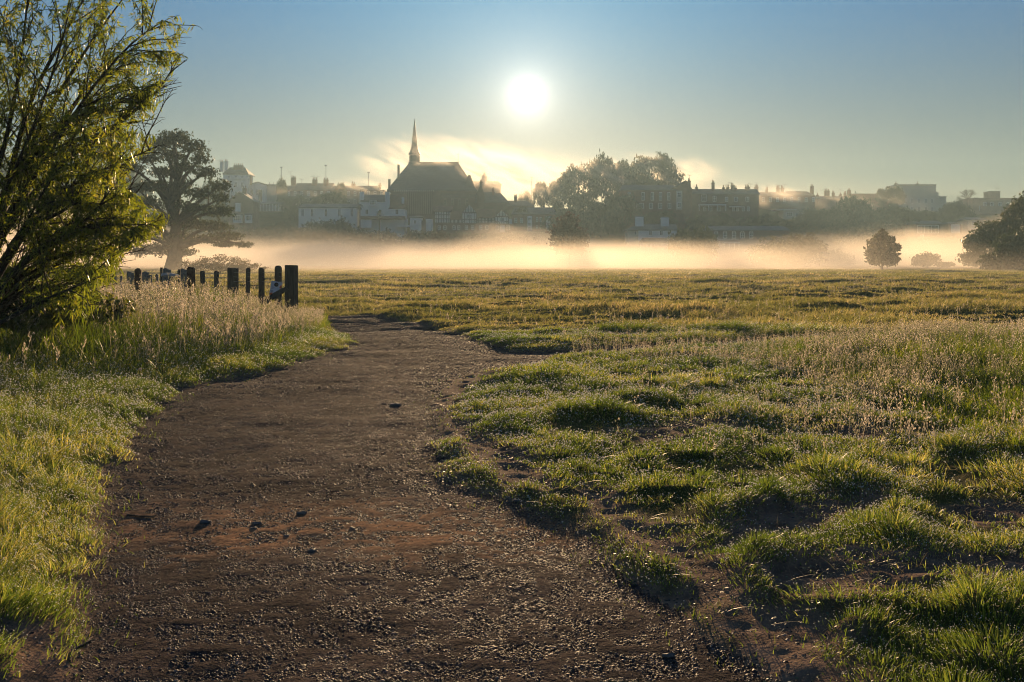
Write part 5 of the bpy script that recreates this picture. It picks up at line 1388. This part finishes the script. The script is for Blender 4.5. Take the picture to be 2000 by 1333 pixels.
cm = clock_mesh(3); cm.materials.append(M_FLUFF)
k = MB(); k.tube((0, 0, 0), (.004, 0, .125), .0022, .0018, n=5); k.lathe((.004, 0, .125), [(.003, 0), (.004, .006), (.001, .014)], 6)
sm2 = bpy.data.meshes.new('stem'); sm2.from_pydata(k.v, [], k.f); sm2.materials.append(M_GSTEM)
k = MB(); k.lathe((0.004, 0, .12), [(.003, 0), (.010, .004), (.017, .010), (.012, .013), (.003, .011)], 11)
ym = bpy.data.meshes.new('flower_head'); ym.from_pydata(k.v, [], k.f); ym.materials.append(M_YEL)
def dandelion(px, py, label, sc=1.0, flower=False, Y=None):
    if Y: x, y = (px - 1000) / F * Y, Y
    else: x, y = GX(px, py)
    o = empty('buttercup' if flower else 'dandelion_clock', (x, y, gh(x, y)), random.uniform(0, 6)); o.scale = (sc, sc, sc)
    tag(o, label, 'flower', 'yellow flowers by the tall grass' if flower else 'dandelion clocks in the grass')
    for nm, me in (('stem', sm2), (('flower_head', ym) if flower else ('seed_clock', cm))):
        c = bpy.data.objects.new(nm, me); col.objects.link(c); c.parent = o
dandelion(274, 762, 'nearest white dandelion clock, at the foot of the tall grass left of the path', 1.2)
for x, y in ((252, 735), (268, 728), (288, 730), (305, 738), (312, 728), (298, 724)): dandelion(x, y + 22, 'tiny yellow flower at the shaded foot of the tall grass', 1.3, True)
rd = random.Random(9)
for i in range(46):
    py = 552 + 90 * rd.random() ** 1.5; px = rd.uniform(640, 1990)
    if py > 610 and px < 950: px += 500
    dandelion(px, py + 6, 'white dandelion clock dotted in the meadow beyond the path', 1.5)
M_ROCK = stone_mat('grey_rock', (.030, .024, .023), (.06, .05, .045), (.14, .115, .10))
def rock(px, py, w, label, hgt=.45):
    x, y = GX(px, py); r = w / 2 * y / F * .7; r3 = np.random.default_rng(int(px * 7 + py)); bm_v = []; fs = []
    ico = bpy.data.meshes.new('stone'); import bmesh
    bm = bmesh.new(); bmesh.ops.create_icosphere(bm, subdivisions=2, radius=1)
    for v in bm.verts:
        f = 1 + .18 * math.sin(v.co.x * 4 + px) + .14 * math.cos(v.co.y * 5 + py); v.co = Vector((v.co.x * r * f, v.co.y * r * .7 * f, v.co.z * r * hgt * f))
    bm.to_mesh(ico); bm.free(); ico.materials.append(M_ROCK)
    o = bpy.data.objects.new('stone', ico); col.objects.link(o); o.location = (x, y, gh(x, y) + r * hgt * .35); tag(o, label, 'stone', 'larger stones on the path')
for px, py, w, label in ((772, 795, 30, 'flat dark stone on the path beside the bare bank, the larger of a pair'), (750, 793, 14, 'small dark stone left of the flat dark stone'), (823, 812, 10, 'small upright dark stone on the sandy edge'),
    (400, 1023, 28, 'dark lump on the path, left of the warm lit patch'), (500, 1024, 24, 'dark lump in the middle of the path near the warm patch'), (496, 1033, 20, 'flat dark lump just below another one mid-path'),
    (590, 1005, 26, 'dark lump farther up the path above the warm patch'), (560, 1048, 18, 'small dark lump right of mid-path in the warm patch'), (688, 1033, 16, 'small dark stone in the brightest part of the warm patch'), (610, 1078, 26, 'pale-topped stone just below the warm patch'),
    (1306, 1288, 34, 'pale bluish stone near the bottom right of the path'), (1010, 990, 22, 'dark stone at the foot of the turf edge')): rock(px, py, w, label)
def stick(pts, r, label):
    q = [Vector((*GX(x, y), 0)) for x, y in pts]
    for v in q: v.z = gh(v.x, v.y) + r * 1.2
    k = MB(q[0])
    for a, b2 in zip(q, q[1:]): k.tube(a, b2, r, r * .7, n=6)
    tag(k.build('twig', M_BARK), label, 'twig')
stick([(248, 1004), (275, 1007), (302, 1009)], .006, 'straight dark twig lying on the left side of the path')
stick([(178, 1262), (160, 1275), (142, 1288), (137, 1310)], .005, 'curved pale twig at the bottom left edge of the path')

# ------------------------------------------------------------------ dew on the blades
dm, t = mat('dew_water')
out = N(t, 'ShaderNodeOutputMaterial'); b = N(t, 'ShaderNodeBsdfPrincipled'); b.inputs['Base Color'].default_value = (.03, .03, .03, 1); b.inputs['Roughness'].default_value = .2; b.inputs['Specular IOR Level'].default_value = .8
tr_ = N(t, 'ShaderNodeBsdfTranslucent'); tr_.inputs['Color'].default_value = (1, 1, 1, 1); mx = N(t, 'ShaderNodeMixShader'); mx.inputs['Fac'].default_value = .8
t.links.new(b.outputs['BSDF'], mx.inputs[1]); t.links.new(tr_.outputs['BSDF'], mx.inputs[2]); t.links.new(mx.outputs['Shader'], out.inputs['Surface'])
tips = np.concatenate(TIPS); rr = np.random.default_rng(77)
d0 = tips[:, 1]
k = rr.random(len(tips)) < 0.34 * np.clip(7.5 / tips[:, 1], .15, 1)
tips = tips[k]; n = len(tips); r = (0.00062 * tips[:, 1] * (0.45 + 0.9 * rr.random(n)))[:, None, None] ; r = np.clip(r, .0013, .008)
oc = np.array([[1, 0, 0], [-1, 0, 0], [0, 1, 0], [0, -1, 0], [0, 0, 1], [0, 0, -1]], float)
ot = np.array([[0, 2, 4], [2, 1, 4], [1, 3, 4], [3, 0, 4], [2, 0, 5], [1, 2, 5], [3, 1, 5], [0, 3, 5]])
VV = (tips[:, None, :] + oc[None] * r).reshape(-1, 3); TT = ((np.arange(n) * 6)[:, None, None] + ot[None]).reshape(-1, 3)
dw = fast_mesh('dew', VV, tris=TT, mats=dm, smooth=True); tag(dw, kind='stuff'); print('dew', n)

# ------------------------------------------------------------------ air: even haze, and the river mist
def box_obj(name, x0, x1, y0, y1, z0, z1, m):
    mb = MB(); mb.box(x0, x1, y0, y1, z0, z1)
    return mb.build(name, m)
mz, t = mat('haze_air')
o_ = N(t, 'ShaderNodeOutputMaterial'); pv = N(t, 'ShaderNodeVolumePrincipled')
pv.inputs['Color'].default_value = (0.58, 0.86, 1.0, 1)
pv.inputs['Density'].default_value = HAZE_D
pv.inputs['Anisotropy'].default_value = HAZE_G
t.links.new(pv.outputs['Volume'], o_.inputs['Volume'])
hz = box_obj('haze', -900, 900, -80, 620, -4.0, 62, mz); tag(hz, kind='stuff')

def mist_mat(name, dens, g, z_top, z_soft, nscale, thr, stretch=(1, 1, 1), colr=(0.96, 0.96, 0.96), shape=None, step=1.0, rot=0.0, det=3):
    m, t = mat(name)
    o = N(t, 'ShaderNodeOutputMaterial'); v = N(t, 'ShaderNodeVolumePrincipled')
    v.inputs['Color'].default_value = (*colr, 1); v.inputs['Anisotropy'].default_value = g
    tcd = N(t, 'ShaderNodeTexCoord'); mp = N(t, 'ShaderNodeMapping'); mp.inputs['Scale'].default_value = stretch
    vr = N(t, 'ShaderNodeVectorRotate', rotation_type='Y_AXIS'); vr.inputs['Angle'].default_value = rot
    t.links.new(tcd.outputs['Object'], vr.inputs['Vector']); t.links.new(vr.outputs['Vector'], mp.inputs['Vector'])
    nz = N(t, 'ShaderNodeTexNoise', Scale=nscale, Detail=det); nz.inputs['Distortion'].default_value = 0.4
    t.links.new(mp.outputs['Vector'], nz.inputs['Vector'])
    sx = N(t, 'ShaderNodeSeparateXYZ'); t.links.new(tcd.outputs['Object'], sx.inputs[0])
    def mth(op, a, b=None, c=None, clamp=False):
        n = N(t, 'ShaderNodeMath', operation=op, use_clamp=clamp)
        for i, q in enumerate((a, b, c)):
            if q is None: continue
            if isinstance(q, (int, float)): n.inputs[i].default_value = q
            else: t.links.new(q, n.inputs[i])
        return n.outputs[0]
    nn = mth('MULTIPLY', mth('SUBTRACT', nz.outputs['Fac'], thr), 3.0)
    # surface of the bank rises and falls with the noise
    nl = N(t, 'ShaderNodeTexNoise', Scale=0.018, Detail=2); t.links.new(tcd.outputs['Object'], nl.inputs['Vector'])
    z_top = mth('MULTIPLY_ADD', nl.outputs['Fac'], 6.0, z_top - 3.0)
    zt = mth('DIVIDE', mth('SUBTRACT', mth('MULTIPLY_ADD', nn, z_soft * 2.4, z_top), sx.outputs['Z']), z_soft, clamp=True)
    d = mth('MULTIPLY', zt, mth('MAXIMUM', mth('MULTIPLY_ADD', nn, 0.5, 0.8), 0.0))
    if shape: d = shape(mth, sx, d, nn, t)
    d = mth('MULTIPLY', d, dens)
    t.links.new(d, v.inputs['Density'])
    t.links.new(v.outputs['Volume'], o.inputs['Volume'])
    m.cycles.volume_step_rate = step
    return m
def ease(mth, v, a, b):      # 0..1 ramp
    return mth('DIVIDE', mth('SUBTRACT', v, a), b - a, clamp=True)
def river(mth, sx, d, nn, t):
    e = ease(mth, sx.outputs['Y'], 58, 160)
    d = mth('MULTIPLY', d, mth('MULTIPLY', e, e))
    return mth('MULTIPLY', d, mth('SUBTRACT', 1.0, ease(mth, sx.outputs['Y'], 235, 290)))
mist = box_obj('river_mist', -300, 300, 46, 292, -1.9, 10, mist_mat('river_mist', RIVER_D, 0.45, 3.1, 3.4, 0.022, 0.46, (0.6, 1, 2.0), colr=(1, .92, .80), shape=river))
tag(mist, kind='stuff')

# steam-like fog rolling over the roofs and through the trees
FOG = [(-28, 39, 26, 7.5, 1.0), (2, 33, 22, 8, 1.0), (-12, 37, 16, 6, 1.2), (8, 28, 12, 6, .8), (-80, 22, 18, 5, .9), (-58, 27, 12, 4.5, .8), (51, 33, 22, 6, 1.5), (34, 31, 12, 6, .8), (88, 25, 24, 3.6, 1.1), (118, 22, 20, 3.5, .8), (150, 22, 18, 4, .8), (186, 21, 16, 3.5, .4), (44, 33, 24, 5, 1.2)]
VEIL = [(-70, 25, 60, 9, .20), (10, 31, 60, 12, .30), (80, 27, 60, 8, .24), (160, 24, 60, 8, .20)]
def rolls(mth, sx, d, nn, t):
    tot = None
    veil = None
    for cx, cz, rx, rz, a, soft in [(*q, False) for q in FOG] + [(*q, True) for q in VEIL]:
        u = mth('DIVIDE', mth('SUBTRACT', sx.outputs['X'], cx), rx); v = mth('DIVIDE', mth('SUBTRACT', sx.outputs['Z'], cz), rz)
        r2 = mth('ADD', mth('MULTIPLY', u, u), mth('MULTIPLY', v, v))
        g = mth('MULTIPLY', mth('MAXIMUM', mth('SUBTRACT', 1.0, mth('MULTIPLY', r2, 0.5)), 0.0), a)
        g = mth('MULTIPLY', g, g)
        if soft: veil = g if veil is None else mth('ADD', veil, g)
        else: tot = g if tot is None else mth('ADD', tot, g)
    w = mth('MAXIMUM', mth('MULTIPLY_ADD', nn, 4.2, 0.10), 0.0)
    e = mth('MULTIPLY', ease(mth, sx.outputs['Y'], 352, 382), mth('SUBTRACT', 1.0, ease(mth, sx.outputs['Y'], 405, 425)))
    return mth('MULTIPLY', mth('ADD', mth('MULTIPLY', tot, w), veil), e)
fog = box_obj('rolling_fog', -125, 225, 341, 426, 12, 53, mist_mat('rolling_fog', FOG_D, 0.55, 80, 10, 0.085, 0.49, (.6, .7, 2.4), colr=(1, .92, .82), shape=rolls, rot=math.radians(-26), det=5, step=0.35))
tag(fog, kind='stuff')
